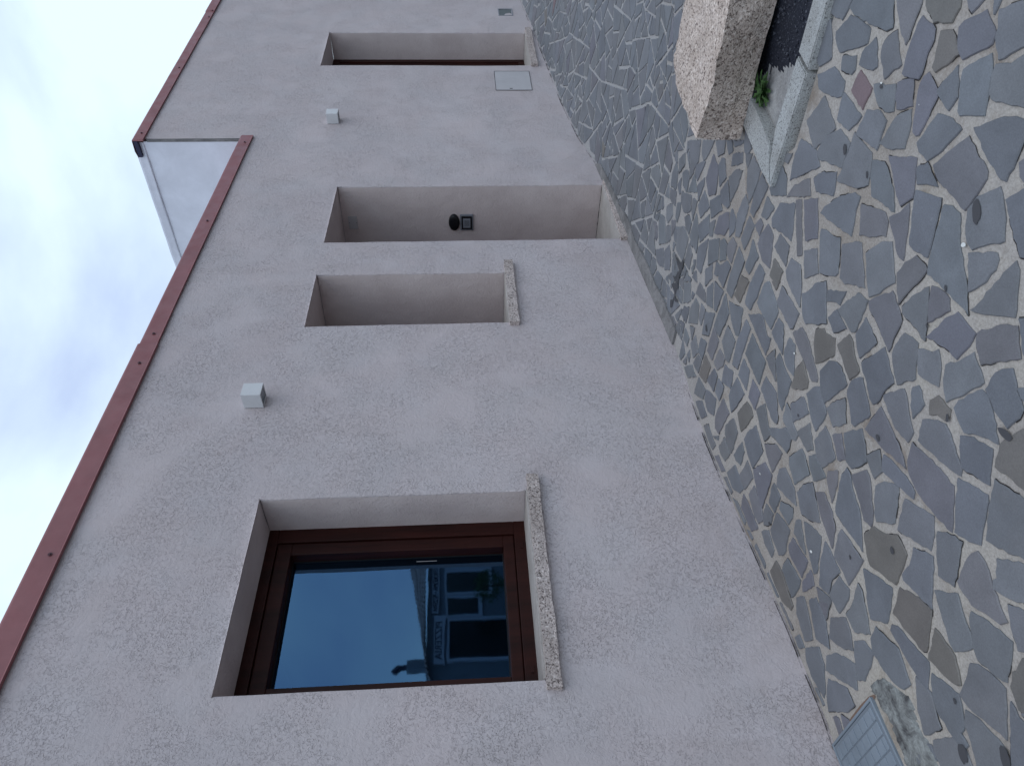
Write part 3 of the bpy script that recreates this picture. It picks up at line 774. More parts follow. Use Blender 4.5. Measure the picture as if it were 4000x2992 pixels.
for P in ([(430, 1240), (470, 1310), (500, 1350), (540, 1280), (525, 1400), (490, 1500), (465, 1600), (470, 1660), (425, 1700), (385, 1610), (440, 1590), (400, 1500), (445, 1530), (480, 1440), (455, 1350)],
          [(425, 1650), (445, 1690), (425, 1760), (470, 1820), (440, 1830), (415, 1790), (395, 1890), (370, 1900), (375, 1800), (405, 1800), (420, 1740)]):
    k = len(sv)
    for a, b in P:
        g = G(2500+a*.3172, 600+b*.3172, .009); sv.append((g.x, g.y, g.z))
    sf.append(tuple(range(k, k+len(P)))); sc.append((0, 0, 0)); smi.append(3)
k = len(sv)
for a, b in ((300, 1225), (350, 1130), (440, 1010), (540, 905), (600, 880), (618, 905), (560, 985), (450, 1110), (330, 1240), (290, 1300)):
    g = G(3200+a*.3625, 2392+b*.3625); sv.append((g.x, g.y, g.z+.0035))
sf.append(tuple(range(k, k+10))); sc.append((0, 0, 0)); smi.append(4)
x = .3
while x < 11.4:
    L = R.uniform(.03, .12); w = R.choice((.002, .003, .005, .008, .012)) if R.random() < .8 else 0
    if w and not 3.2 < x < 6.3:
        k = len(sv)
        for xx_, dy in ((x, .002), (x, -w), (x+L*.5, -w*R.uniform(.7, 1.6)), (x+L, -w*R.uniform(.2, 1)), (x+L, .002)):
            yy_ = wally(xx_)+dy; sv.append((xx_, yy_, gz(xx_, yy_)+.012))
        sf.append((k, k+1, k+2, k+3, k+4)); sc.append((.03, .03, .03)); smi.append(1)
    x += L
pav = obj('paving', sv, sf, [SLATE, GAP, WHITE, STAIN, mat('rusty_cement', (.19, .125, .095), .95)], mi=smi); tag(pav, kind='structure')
ca = pav.data.color_attributes.new('stone', 'FLOAT_COLOR', 'CORNER'); buf = []
for p, c in zip(pav.data.polygons, sc): buf.extend([c[0], c[1], c[2], 1.0]*p.loop_total)
ca.data.foreach_set('color', buf)
# the mortar bed the stones are set in
def frange(a, b, s): n = int(round((b-a)/s)); return [a+(b-a)*i/n for i in range(n+1)]
xs = [-400, -120, -40, -15, -8] + frange(-4, 14, .1) + [16, 20, 30, 60, 150, 400]; ys = [-400, -120, -50, -25, -14, -8] + frange(-5, 3.4, .1) + [5, 10, 20, 60, 200, 400]
gv = [(x, y, gz(x, min(y, 3.4)) - (.13 if 2.87 < x < 3.93 and -3.9 < y < 1.32 else 0)) for y in ys for x in xs]; nx_ = len(xs)
gf = [(j*nx_+i, j*nx_+i+1, (j+1)*nx_+i+1, (j+1)*nx_+i) for j in range(len(ys)-1) for i in range(nx_-1)]
gmi = [0 if (-4 <= xs[i] < 14 and -5 <= ys[j]) else 1 for j in range(len(ys)-1) for i in range(nx_-1)]
def streetmat():
    mt = mat('crazy_paving_far', rough=.8, spec=.2); t, p = nodes(mt); g = N(t, 'ShaderNodeNewGeometry')
    v = N(t, 'ShaderNodeTexVoronoi', feature='DISTANCE_TO_EDGE'); v.inputs['Scale'].default_value = 4; v2 = N(t, 'ShaderNodeTexVoronoi'); v2.inputs['Scale'].default_value = 4
    t.links.new(g.outputs['Position'], v.inputs['Vector']); t.links.new(g.outputs['Position'], v2.inputs['Vector'])
    f = ramp(t, v.outputs[0], (.03, (0, 0, 0)), (.06, (1, 1, 1))); st = mixc(t, .25, (.13, .135, .155, 1), v2.outputs['Color'], 'MULTIPLY')
    t.links.new(mixc(t, f.outputs[0], (.30, .27, .24, 1), st), p.inputs['Base Color']); return mt
gr = obj('ground', gv, gf, [MORTAR, streetmat()], mi=gmi, smooth=True); tag(gr, kind='structure')
# cement fillet along the foot of the wall
def strip(name, pts, mt, h, parent=None):
    P = [G(a, b) for a, b in pts]; n = len(P); vs = [(p.x, p.y, p.z-.03) for p in P] + [(p.x, p.y, p.z+h+R.uniform(-.001, .001)) for p in P]
    return obj(name, vs, [tuple(range(n, 2*n))] + [(i, (i+1) % n, n+(i+1) % n, n+i) for i in range(n)], mt, parent)
inner = [(2330, 640), (2386, 748), (2420, 840), (2470, 950), (2510, 1060), (2563, 1169), (2590, 1230), (2640, 1350)]
outer = [(2647, 1290), (2615, 1215), (2596, 1164), (2567, 1111), (2534, 1029), (2485, 937), (2461, 860), (2425, 801), (2390, 720), (2350, 640)]
def offw(l, d): return [(a-14, b) for a, b in l]
o = strip('cement_strip', [(2326, 640)] + [(a-8, b) for a, b in inner[1:]] + outer, CONC, .016); tag(o, kind='structure')
# cement patch beside the manhole
pp = [(560, 750), (600, 705), (660, 690), (720, 690), (800, 760), (860, 830), (900, 850), (940, 860), (970, 920), (1000, 980), (1040, 1040), (1035, 1090), (1060, 1150), (1100, 1240), (1140, 1320), (1200, 1400), (1230, 1470), (1260, 1520), (1330, 1760), (980, 1760), (860, 1400), (750, 1150), (625, 905), (575, 870), (570, 800)]
P2 = []
for a, b in pp: g = G(3200+.3625*a, 2392+.3625*b); P2.append(Vector((g.x, g.y)))
bm = bmesh.new(); xx = [p.x for p in P2]; yy = [p.y for p in P2]; cs = .012; vd = {}
n1, n2 = int((max(xx)-min(xx))/cs)+2, int((max(yy)-min(yy))/cs)+2; P2t = [(p.x, p.y) for p in P2]
for i in range(n1):
    for j in range(n2):
        x, y = min(xx)+i*cs, min(yy)+j*cs
        if inpoly(x+cs/2, y+cs/2, P2t):
            f = []
            for a, b in ((i, j), (i+1, j), (i+1, j+1), (i, j+1)):
                if (a, b) not in vd:
                    u, w = min(xx)+a*cs, min(yy)+b*cs
                    vd[a, b] = bm.verts.new((u+R.uniform(-.3, .3)*cs, w+R.uniform(-.3, .3)*cs, gz(u, w)+.009+.008*noise.noise(Vector((u*22, w*22, 0)))+.003*noise.noise(Vector((u*70, w*70, 0)))))
                f.append(vd[a, b])
            bm.faces.new(f)
for e in [e for e in bm.edges if e.is_boundary]:
    for v in e.verts: v.co.z = gz(v.co.x, v.co.y)-.004
o = frombm('cement_patch', bm, PATCH, smooth=True); tag(o, kind='structure')
# ------------------------------------------------------------------ manhole cover
mh = empty('manhole_cover', (.86, 2.84, gz(.86, 2.84)), 'square blue-grey metal manhole cover with block pattern, set in the paving at the wall', 'manhole cover')
MET = painted('worn_cast_metal', (.20, .235, .275), .5, .2); METD = mat('dark_metal_groove', (.165, .19, .22), .7)  # plate under the raised blocks is a darker metal
mx0, mx1, my0, my1 = .645, 1.10, 2.62, 3.055
def tiltbox(bm, x0, x1, y0, y1, h0, h1, bev=0):
    zc = lambda x, y: gz(.86, 2.84)+.04*(x-.86)
    vs = []
    for h in (h0, h1):
        for x, y in ((x0, y0), (x1, y0), (x1, y1), (x0, y1)): vs.append(bm.verts.new((x, y, zc(x, y)+h)))
    fs = [bm.faces.new([vs[i] for i in f]) for f in ((0, 3, 2, 1), (4, 5, 6, 7), (0, 1, 5, 4), (1, 2, 6, 5), (2, 3, 7, 6), (3, 0, 4, 7))]
    if bev: bmesh.ops.bevel(bm, geom=list({e for f in fs for e in f.edges}), offset=bev, segments=1, affect='EDGES')
bm = bmesh.new()
w = .011
for a in ((mx0, mx1, my0, my0+w), (mx0, mx1, my1-w, my1), (mx0, mx0+w, my0+w, my1-w), (mx1-w, mx1, my0+w, my1-w)): tiltbox(bm, *a, -.02, .010, .002)
frombm('frame', bm, MET, mh)
bm = bmesh.new(); tiltbox(bm, mx0+w+.003, mx1-w-.003, my0+w+.003, my1-w-.003, -.02, .0075); plate = frombm('cover_plate', bm, METD, mh)
bm = bmesh.new(); rows = 7; ph = (my1-my0-2*w-.03)/rows
xa, xb = mx0+w+.012, mx1-w-.012; cols = 8; cw = (xb-xa)/cols
for i in range(cols):
    y = my0+w+.012 - (ph/2 if i % 2 else 0)
    while y < my1-w-.012:
        y0_, y1_ = max(y, my0+w+.012), min(y+ph, my1-w-.012)
        if y1_-y0_ > .012: tiltbox(bm, xa+i*cw+.003, xa+(i+1)*cw-.003, y0_+.003, y1_-.003, .002, .0105+R.uniform(-.0006, .0006), .0015)
        y += ph
frombm('raised_blocks', bm, MET, mh)
for hx, hy in ((.93, 2.99), (.82, 2.70)):
    bm = bmesh.new(); tiltbox(bm, hx-.010, hx+.022, hy-.010, hy+.008, .009, .0118, .0)
    frombm('lifting_slot', bm, GAP, mh)
# ------------------------------------------------------------------ the plastered house
house = empty('plastered_house', (4, D, 0), 'long beige-plastered house with deep-set openings and a red-brown roof edge', 'house')
zc_ = sorted({-.35, .25, .683, 1.198, 2.58, 2.603, 3.033, 3.56, 4.56})
ca_ = [-7, -3, 0, 1.44, 2.480, 3.95, 4.55, 5.003, 5.90, XS]; cb_ = [0, 1.605, 2.502, 5, 10]
OPA = [(1.44, 2.480, 1.198, 2.603, .30), (3.95, 4.55, 1.198, 2.58, .62), (5.003, 5.90, .25, 2.58, .62)]
OPB = [(1.605, 2.502, .683, 3.033, .36)]
bm = bmesh.new(); vd = {}
def WV(k, s, d, z):
    if k == 'B' and s == 0: k, s = 'A', XS
    key = (k, round(s, 4), round(d, 4), round(z, 4))
    if key not in vd:
        p = Vector((s, D+d, z)) if k == 'A' else PB + dB*s + nBk*d + Vector((0, 0, z))
        vd[key] = bm.verts.new(p)
    return vd[key]
rev = []
for k, cuts, ops in (('A', ca_, OPA), ('B', cb_, OPB)):
    for a, b in zip(cuts, cuts[1:]):
        for z0, z1 in zip(zc_, zc_[1:]):
            if k == 'A' and z0 >= 3.55: continue
            if any(x0-1e-3 <= a and b <= x1+1e-3 and q0-1e-3 <= z0 and z1 <= q1+1e-3 for x0, x1, q0, q1, _ in ops): continue
            bm.faces.new([WV(k, a, 0, z0), WV(k, b, 0, z0), WV(k, b, 0, z1), WV(k, a, 0, z1)])
    for x0, x1, q0, q1, dp in ops:
        zz = [z for z in zc_ if q0-1e-3 <= z <= q1+1e-3]
        for za, zb in zip(zz, zz[1:]):
            for x, fl in ((x0, 0), (x1, 1)):
                f = [WV(k, x, 0, za), WV(k, x, 0, zb), WV(k, x, dp, zb), WV(k, x, dp, za)]
                rev.append(bm.faces.new(f if fl else f[::-1]))
        rev.append(bm.faces.new([WV(k, x0, 0, q1), WV(k, x0, dp, q1), WV(k, x1, dp, q1), WV(k, x1, 0, q1)][::-1]))
        rev.append(bm.faces.new([WV(k, x0, 0, q0), WV(k, x1, 0, q0), WV(k, x1, dp, q0), WV(k, x0, dp, q0)][::-1]))
for f in rev: f.material_index = 1
bm.normal_update()
sharp = [e for e in bm.edges if len(e.link_faces) == 2 and e.calc_face_angle(0) > .5]
# soften and slightly waver the plaster corners
bmesh.ops.bevel(bm, geom=sharp, offset=.007, segments=3, affect='EDGES', profile=.5)
le = [e for e in bm.edges if e.calc_length() > .12 and any(abs(v.co.y-D) < .02 or v.co.x > 6.5 for v in e.verts) and e.calc_length() < 3]
bmesh.ops.subdivide_edges(bm, edges=le, cuts=9, use_grid_fill=True)
for v in bm.verts:
    v.co += Vector((noise.noise(v.co*7)*.0025, noise.noise(v.co*3+Vector((9, 0, 0)))*.004, noise.noise(v.co*7+Vector((0, 5, 0)))*.0025))
frombm('wall', bm, [PLASTER, REVEAL], house, smooth=True)
# the body of the house behind
RW = mat('house_back_plaster', (.45, .40, .39), .9); ROOFM = painted('grey_roof_membrane', (.30, .30, .31), .8)
bm = bmesh.new()
bmbox(bm, -7, -6.9, D+.02, 12, -.4, 3.55); bmbox(bm, -7, 16.8, 12, 12.1, -.4, 3.55); frombm('back_wall', bm, RW, house)
box('roof', -7, XS+.05, D+.10, 12, 3.50, 3.575, ROOFM, house)
box('upper_roof', .06, 10, .10, 9, 4.50, 4.575, ROOFM, house, fr=FB)
# white sheet on the side of the upper storey
bm = bmesh.new(); vd = {}
nj, nk = 46, 14
for j in range(nj+1):
    for k in range(nk+1):
        y, z = D+.025+6*(j/nj)**1.3, 3.48+1.045*k/nk
        vd[j, k] = bm.verts.new((XS-.006+.004*noise.noise(Vector((y*2.2, z*2.2, 1)))+.0015*noise.noise(Vector((y*9, z*9, 4))), y, z))
for j in range(nj):
    for k in range(nk): bm.faces.new([vd[j, k], vd[j, k+1], vd[j+1, k+1], vd[j+1, k]])
sw = frombm('side_wall', bm, WHITESHEET, house, smooth=True)
bm = bmesh.new(); prof = [(-.006, 4.522), (-.017, 4.526), (-.020, 4.536), (-.015, 4.545), (-.012, 4.60), (-.008, 4.622), (.10, 4.626)]; ring = []
for j in range(61):
    t_ = j/60; y = D+.03+6*t_**1.3; r = []
    for i, (dx, z) in enumerate(prof):
        wv = .006*noise.noise(Vector((y*4, i*.6, 2)))*(i > 0); dz = .004*noise.noise(Vector((y*5, i, 8))); r.append(bm.verts.new((XS+dx+wv, y, z+dz)))
    ring.append(r)
for a, b in zip(ring, ring[1:]):
    for i in range(len(prof)-1): bm.faces.new([a[i], a[i+1], b[i+1], b[i]])
frombm('folded_flashing', bm, painted('grey_white_flashing', (.55, .55, .61), .5, .08), house, smooth=True)
box('cracked_joint', XS-.009, XS-.001, D+.003, D+.03, 3.62, 4.49, CONC, house)
# sheet-metal edge trims
def trim(name, fr, s0, s1, zb, zt, proud, label=None, back=.32):
    prof = [(-.004, zb+.002), (-proud-.004, zb-.001), (-proud, zb+.006), (-proud, zb+.022), (-proud, zt-.014), (-proud+.004, zt-.003), (-proud+.012, zt), (back*.6, zt+.008), (back, zt-.004)]
    bm = bmesh.new(); L = s1-s0; n = max(2, int(L/.22)); rings = []
    for i in range(n+1):
        s = s0+L*i/n; r = []
        for q, (d, z) in enumerate(prof):
            wv = .0022*noise.noise(Vector((s*1.7, q*.05, z))) ; dz = .0016*noise.noise(Vector((s*1.3, 4, z)))
            o_, ax, ay = fr; r.append(bm.verts.new(o_+ax*s+ay*(d+wv)+Vector((0, 0, z+dz))))
        rings.append(r)
    for a, b in zip(rings, rings[1:]):
        for i in range(len(prof)-1): bm.faces.new([a[i], b[i], b[i+1], a[i+1]])
    for r_, fl in ((rings[0], 1), (rings[-1], 0)):
        f = [r_[0], r_[1], r_[2], r_[3], r_[4], r_[5], r_[6]]; bm.faces.new(f[::-1] if fl else f)
    o = frombm(name, bm, TRIM, house)
    if label: o['label'] = label
    return o
FA = (Vector((0, D, 0)), Vector((1, 0, 0)), Vector((0, 1, 0)))
t1 = trim('roof_trim', FA, -7, 3.775, 3.486, 3.616, .026); t2 = trim('roof_trim', FA, 3.755, XS+.026, 3.491, 3.609, .020)
t3 = trim('roof_trim', FB, -.055, 3.10, 4.503, 4.608, .020, 'upper red-brown sheet edge above the far wall', .17); t4 = trim('roof_trim', FB, 3.09, 10, 4.501, 4.612, .024)
def screw(par, fr, px, py, yoff):
    o_, ax, ay = fr; d = ray(px, py); P0 = o_ - ay*yoff; tt = (P0-CAM).dot(ay)/d.dot(ay); c = CAM+d*tt
    bm = bmesh.new(); bmesh.ops.create_cone(bm, cap_ends=True, segments=10, radius1=.0105, radius2=.008, depth=.006, matrix=Matrix.Translation(c-ay*.002) @ ay.to_track_quat('Z', 'Y').to_matrix().to_4x4())
    bmesh.ops.create_cone(bm, cap_ends=True, segments=6, radius1=.0058, radius2=.005, depth=.007, matrix=Matrix.Translation(c-ay*.007) @ ay.to_track_quat('Z', 'Y').to_matrix().to_4x4())
    frombm('screw', bm, SCR, par)
SCR = mat('dark_screw', (.10, .045, .055), .5)
for par, fr, px, py, yo in ((t1, FA, 196, 2166, .026), (t1, FA, 545, 1419, .026), (t2, FA, 601, 1304.5, .020), (t2, FA, 810, 864, .020), (t2, FA, 956, 557, .020), (t3, FB, 553, 521, .020), (t3, FB, 700, 266, .020), (t3, FB, 816, 68, .020), (t4, FB, 829.6, 43, .024)):
    screw(par, fr, px, py, yo)
bm = bmesh.new(); bmbox(bm, -.052, .0, .0, .165, 4.562, 4.600, 0, FB); o = frombm('trim_end', bm, TRIMDARK, house)
# sills and thresholds: hewn granite nose, smooth pale top
def sill(fr, s0, s1, zt, zb, dp, seed, name='sill'):
    def mf(f): return 0
    o = roughbox(name, s0, s1, -.034, .012, zb, zt, GRAN_SILL, house, cell=.0125, amp=.0028, fr=fr, seed=seed, nscale=42)
    return o
def silltop(fr, s0, s1, z, dp, par, name='sill_top'): return box(name, s0+.002, s1-.002, -.012, dp, z-.03, z+.0045, SILLTOP, par, .002, fr)
SILLTOP = concrete('smooth_pale_sill_top', (.36, .33, .31), (.44, .41, .39), 6, .003)
s1 = sill(FA, 1.390, 2.568, 1.192, 1.128, .3, 1); s1['label'] = 'longest hewn granite sill, under the big window'; silltop(FA, 1.44, 2.480, 1.196, .29, s1)
s2 = sill(FA, 3.912, 4.668, 1.197, 1.132, .6, 2); silltop(FA, 3.95, 4.55, 1.196, .6, s2)
s3 = sill(FA, 4.972, 5.93, .246, .180, .6, 3, 'threshold'); silltop(FA, 5.003, 5.90, .250, .6, s3, 'threshold_top')
s4 = sill(FB, 1.575, 2.60, .678, .606, .3, 4, 'sill'); silltop(FB, 1.605, 2.502, .680, .35, s4)
# big window
YF = D+.268
win = bmesh.new()
fw = .085
bmbox(win, 1.42, 2.484, YF, YF+.07, 2.603-.055, 2.62, .003); bmbox(win, 1.42, 2.484, YF, YF+.07, 1.19, 1.262, .003)
bmbox(win, 1.42, 1.520, YF+.001, YF+.07, 1.262, 2.548, .003); bmbox(win, 2.397, 2.484, YF+.001, YF+.07, 1.262, 2.548, .003)
wf = frombm('window_frame', win, WOOD, house); wf['label'] = 'dark mahogany frame of the big window'
sh = bmesh.new(); SX0, SX1, SZ0, SZ1 = 1.522, 2.394, 1.265, 2.545; YS = YF+.010
bmbox(sh, SX0, SX1, YS, YS+.10, SZ1-.078, SZ1, .005); bmbox(sh, SX0, SX1, YS, YS+.10, SZ0, SZ0+.060, .005)
bmbox(sh, SX0, SX0+.072, YS+.001, YS+.10, SZ0+.060, SZ1-.078, .005); bmbox(sh, SX1-.072, SX1, YS+.001, YS+.10, SZ0+.060, SZ1-.078, .005)
frombm('sash', sh, WOOD, wf)
gk = bmesh.new(); a0, a1, b0, b1 = SX0+.072, SX1-.072, SZ0+.060, SZ1-.078
for a in ((a0, a1, b0, b0+.005), (a0, a1, b1-.005, b1), (a0, a0+.005, b0+.005, b1-.005), (a1-.005, a1, b0+.005, b1-.005)): bmbox(gk, a[0], a[1], YS+.066, YS+.078, a[2], a[3])
frombm('gasket', gk, GASKET, wf)
obj('pane', [(a0, YS+.075, b0), (a1, YS+.075, b0), (a1, YS+.075, b1), (a0, YS+.075, b1)], [(0, 1, 2, 3)], GLASS, wf)
box('drain_cap', 1.60, 1.64, YF-.004, YF, 1.215, 1.232, WOOD, wf, .001); box('drain_cap', 2.30, 2.34, YF-.004, YF, 1.215, 1.232, WOOD, wf, .001)
box('pale_strip', 2.296, 2.299, YS+.0725, YS+.0735, 1.69, 1.80, PALEP, wf)  # thin pale upright strip just in front of the pane
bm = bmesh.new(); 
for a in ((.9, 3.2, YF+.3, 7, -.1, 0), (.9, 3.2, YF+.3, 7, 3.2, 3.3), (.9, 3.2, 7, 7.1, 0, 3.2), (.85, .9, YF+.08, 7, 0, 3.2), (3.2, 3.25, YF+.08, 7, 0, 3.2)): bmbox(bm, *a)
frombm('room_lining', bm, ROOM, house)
# windows and doors that stand back in the other openings
def leaf(name, fr, s0, s1, z0, z1, dp, label):
    bm = bmesh.new(); w_ = .075
    for a in ((s0-.01, s1+.01, z1-w_, z1+.01), (s0-.01, s1+.01, z0-.01, z0+w_), (s0-.01, s0+w_, z0+w_, z1-w_), (s1-w_, s1+.01, z0+w_, z1-w_)): bmbox(bm, a[0], a[1], dp, dp+.07, a[2], a[3], .004, fr)
    f = frombm(name, bm, WOOD, house); f['label'] = label
    bm = bmesh.new()
    for a in ((s0+w_, s1-w_, z1-2.0*w_, z1-w_), (s0+w_, s1-w_, z0+w_, z0+2.2*w_), (s0+w_, s0+2*w_, z0+2.2*w_, z1-2*w_), (s1-2*w_, s1-w_, z0+2.2*w_, z1-2*w_)): bmbox(bm, a[0], a[1], dp+.012, dp+.065, a[2], a[3], .004, fr)
    frombm('sash' if 'window' in name else 'door_leaf', bm, WOOD, f)
    box('pane' if 'window' in name else 'door_panel', s0+2*w_, s1-2*w_, dp+.03, dp+.05, z0+2.2*w_, z1-2*w_, WOOD if name == 'door_frame' else ROOM, f, 0, fr)
leaf('slot_window_frame', FA, 3.95, 4.55, 1.20, 2.58, .60, 'brown frame far back in the narrow opening')
leaf('door_frame', FA, 5.003, 5.90, .25, 2.58, .60, 'brown doorway frame far back in the recess with the intercom')
leaf('far_window_frame', FB, 1.605, 2.502, .683, 3.033, .322, 'dark brown frame in the tall far opening')
# meter hatch and vent on the far wall
h = box('hatch', .992, 1.446, -.003, .02, .716, 1.104, HATCH, house, .001, FB); h['label'] = 'flush square service hatch beside the tall far opening'
bm = bmesh.new()
for a in ((.988, 1.450, .712, .716), (.988, 1.450, 1.104, 1.108), (.988, .992, .716, 1.104), (1.446, 1.450, .716, 1.104)): bmbox(bm, a[0], a[1], -.0045, .01, a[2], a[3], 0, FB)
frombm('hatch_gap', bm, GAP, h); box('keyhole', 1.020, 1.032, -.005, .0, .925, .955, GAP, h, 0, FB)
v = box('vent', 3.046, 3.250, -.002, .02, .806, .966, VENTM, house, .004, FB)
bm = bmesh.new()
for a in ((3.036, 3.260, .794, .806), (3.036, 3.260, .966, .978), (3.036, 3.046, .806, .966), (3.250, 3.260, .806, .966)): bmbox(bm, a[0], a[1], -.007, .01, a[2], a[3], .001, FB)
frombm('vent_rim', bm, GREYP, v)
# ------------------------------------------------------------------ wall lamps
def lamp(fr, s, z, label):
    o_, ax, ay = fr; root = empty('wall_lamp', o_+ax*s+Vector((0, 0, z)), label, 'wall lamp', 'cube lamps on the house wall')
    bm = bmesh.new(); e = .006
    bmbox(bm, s, s+.104, -.108, -.003, z, z+.108, .0018, fr)
    b = frombm('lamp_body', bm, LAMPW, root)
    # open bottom: a dark recess with a lens
    box('lens', s+.012, s+.092, -.096, -.014, z-.0025, z+.002, LAMPGLASS, root, 0, fr)
    bm = bmesh.new()
    for a in ((s, s+.104, -.108, -.098), (s, s+.104, -.013, -.003), (s, s+.010, -.098, -.013), (s+.094, s+.104, -.098, -.013)): bmbox(bm, a[0], a[1], a[2], a[3], z-.006, z+.0005, .0005, fr)
    frombm('lens_rim', bm, LAMPW, root)
    box('back_plate', s+.006, s+.098, -.004, .004, z+.004, z+.104, GASKET, root, 0, fr)
    return root
lamp(FA, 3.172, 2.714, 'nearer white cube lamp, high on the wall between the big window and the narrow opening')
lamp(FB, .268, 2.708, 'farther white cube lamp, between the doorway and the tall far opening')
# ------------------------------------------------------------------ fittings on the side of the door recess
XR = 5.90-.002
ic = empty('intercom', (XR, 3.43, 1.46), 'small square grey intercom with a grille, below the black oval in the door recess', 'intercom')
FR = (Vector((XR, 0, 0)), Vector((0, 1, 0)), Vector((-1, 0, 0)))   # x runs into the house, y out of the reveal
bm = bmesh.new(); bmbox(bm, 3.350, 3.512, 0, .012, 1.404, 1.522, .003, FR); bk = frombm('back_plate', bm, GREYP, ic)
bm = bmesh.new(); bmbox(bm, 3.366, 3.496, .010, .022, 1.416, 1.510, .003, FR); frombm('front_plate', bm, BLACKP, ic)
bm = bmesh.new()
bmbox(bm, 3.384, 3.478, .021, .025, 1.430, 1.496, .001, FR); fp = frombm('button_plate', bm, GREYP, ic)
bm = bmesh.new()
for i in range(6):
    for j in range(5): bmbox(bm, 3.402+i*.010, 3.407+i*.010, .0248, .0262, 1.442+j*.009, 1.4465+j*.009, 0, FR)
frombm('grille', bm, GASKET, fp)
bm = bmesh.new(); r_ = []
for k, (rr, yo) in enumerate(((1, 0), (1, .018), (.93, .026), (.5, .031))):
    r_.append([bm.verts.new(Vector((XR-yo, 3.428+.081*rr*math.cos(a), 1.578+.049*rr*math.sin(a)))) for a in [2*math.pi*i/28 for i in range(28)]])
for a, b in zip(r_, r_[1:]):
    for i in range(28): bm.faces.new([a[i], a[(i+1) % 28], b[(i+1) % 28], b[i]])
bm.faces.new(r_[-1]); o = frombm('oval_sensor', bm, BLACKP, smooth=True); tag(o, 'shiny black oval fitting on the side of the door recess, just above the intercom', 'sensor')
pl = box('cover_plate', 3.358, 3.487, 0, .006, 2.447, 2.526, PALEP, None, .002, FR); tag(pl, 'blank pale rectangular cover plate near the top of the door recess', 'cover plate')
for zz in (2.456, 2.517):
    bm = bmesh.new(); bmesh.ops.create_cone(bm, cap_ends=True, segments=8, radius1=.003, radius2=.003, depth=.003, matrix=Matrix.Translation((XR-.0065, 3.422, zz)) @ Matrix.Rotation(math.pi/2, 4, 'Y')); frombm('screw', bm, GAP, pl)
bm = bmesh.new(); lo, hi = [], []
for k in range(30):
    y = D+.02+.56*k/29; lo.append(bm.verts.new((5.8972, y, .2543))); hi.append(bm.verts.new((5.8972, y, .2548+R.uniform(.0005, .006))))
for k in range(29): bm.faces.new([lo[k], hi[k], hi[k+1], lo[k+1]])
o = frombm('grime_joint', bm, GAP, house)
# ------------------------------------------------------------------ flower bed: kerbs, granite block, soil, weed
bed = empty('flower_bed', (3.3, .6, .13), 'granite-kerbed bed corner with dark gravel and pale mortar under the rough block', 'flower bed')
def kerb(name, P, zt, zb, mt, amp=.0012):
    bm = bmesh.new(); n = len(P)
    lo = [bm.verts.new((p[0], p[1], zb)) for p in P]; hi = [bm.verts.new((p[0], p[1], zt+(p[2] if len(p) > 2 else 0))) for p in P]
    tf = bm.faces.new(hi)
    for i in range(n): bm.faces.new([lo[i], lo[(i+1) % n], hi[(i+1) % n], hi[i]])
    bmesh.ops.bevel(bm, geom=list(tf.edges), offset=.005, segments=2, affect='EDGES')
    bm.normal_update(); bmesh.ops.recalc_face_normals(bm, faces=bm.faces)
    return frombm(name, bm, mt, bed)
kerb('kerb', [(2.822, .995), (2.945, 1.005-.035), (2.945, -3.8), (2.822, -3.8)][::-1], .152, .02, GRAN_KERB)
kerb('kerb', [(2.824, 1.012), (2.8615, 1.508), (2.925, 1.44), (2.968, 1.295), (2.946, .987)][::-1], .151, .02, GRAN_KERB)
kerb('kerb', [(2.866, 1.511), (2.991, 1.503), (3.145, 1.462), (3.305, 1.432), (3.95, 1.36), (3.95, 1.24), (3.263, 1.305), (3.10, 1.338), (2.985, 1.368), (2.930, 1.443)][::-1], .150, .02, GRAN_KERB)
bm = bmesh.new(); vd = {}
def bedz(x, y): return .098 + .03*max(0, min(1, (1.15-y)/.25)) + .006*noise.noise(Vector((x*9, y*9, 0)))
for i in range(88):
    for j in range(380):
        f = []
        for a, b in ((i, j), (i+1, j), (i+1, j+1), (i, j+1)):
            if (a, b) not in vd: x, y = 2.90+a*.0125, -3.38+b*.0125; vd[a, b] = bm.verts.new((x, y, bedz(x, y)))
            f.append(vd[a, b])
        x, y = f[0].co.x, f[0].co.y
        if y > 1.36-.07*(x-2.95): continue
        fc = bm.faces.new(f); bd = 1.02+.38*(x-2.95)+.05*noise.noise(Vector((x*8, y*8, 3)))+.03*noise.noise(Vector((x*40, y*40, 3)))+R.uniform(-.008, .008)
        fc.material_index = 1 if y < bd else 0
SOIL = mat('dark_gravel_soil', (.02, .02, .024), .85, .3); t, p = nodes(SOIL); a = tnoise(t, 130, 2, .6, .8)
c = ramp(t, a.outputs[0], (.50, (.014, .016, .026)), (.64, (.028, .031, .045)), (.74, (.22, .23, .27))); t.links.new(c.outputs[0], p.inputs['Base Color']); bump(t, p, a.outputs[0], .8, .01)
frombm('bed_fill', bm, [BEDMORT, SOIL], bed, smooth=True)
bm = bmesh.new()
for _ in range(520):
    y = R.uniform(-1.2, 1.12); x = R.uniform(2.95, 3.34)
    if y > 1.0+.38*(x-2.95): continue
    r = R.uniform(.004, .010); mtx = Matrix.Translation((x, y, bedz(x, y)+r*.3)) @ Matrix.Rotation(R.random()*3, 4, 'Z') @ Matrix.Diagonal((r*R.uniform(.8, 1.5), r, r*.7, 1))
    bmesh.ops.create_icosphere(bm, subdivisions=1, radius=1, matrix=mtx)
for v in bm.verts: v.co += noise.noise_vector(v.co*150)*.0025
GRAVM = mat('dark_chippings', (.028, .028, .034), .8); t, p = nodes(GRAVM); a = tnoise(t, 60, 2); c = ramp(t, a.outputs[0], (.45, (.016, .018, .028)), (.72, (.10, .105, .125))); t.links.new(c.outputs[0], p.inputs['Base Color'])
o = frombm('gravel', bm, GRAVM); tag(o, 'dark gravel chippings scattered in the bed beside the granite block', 'gravel', kind='stuff')
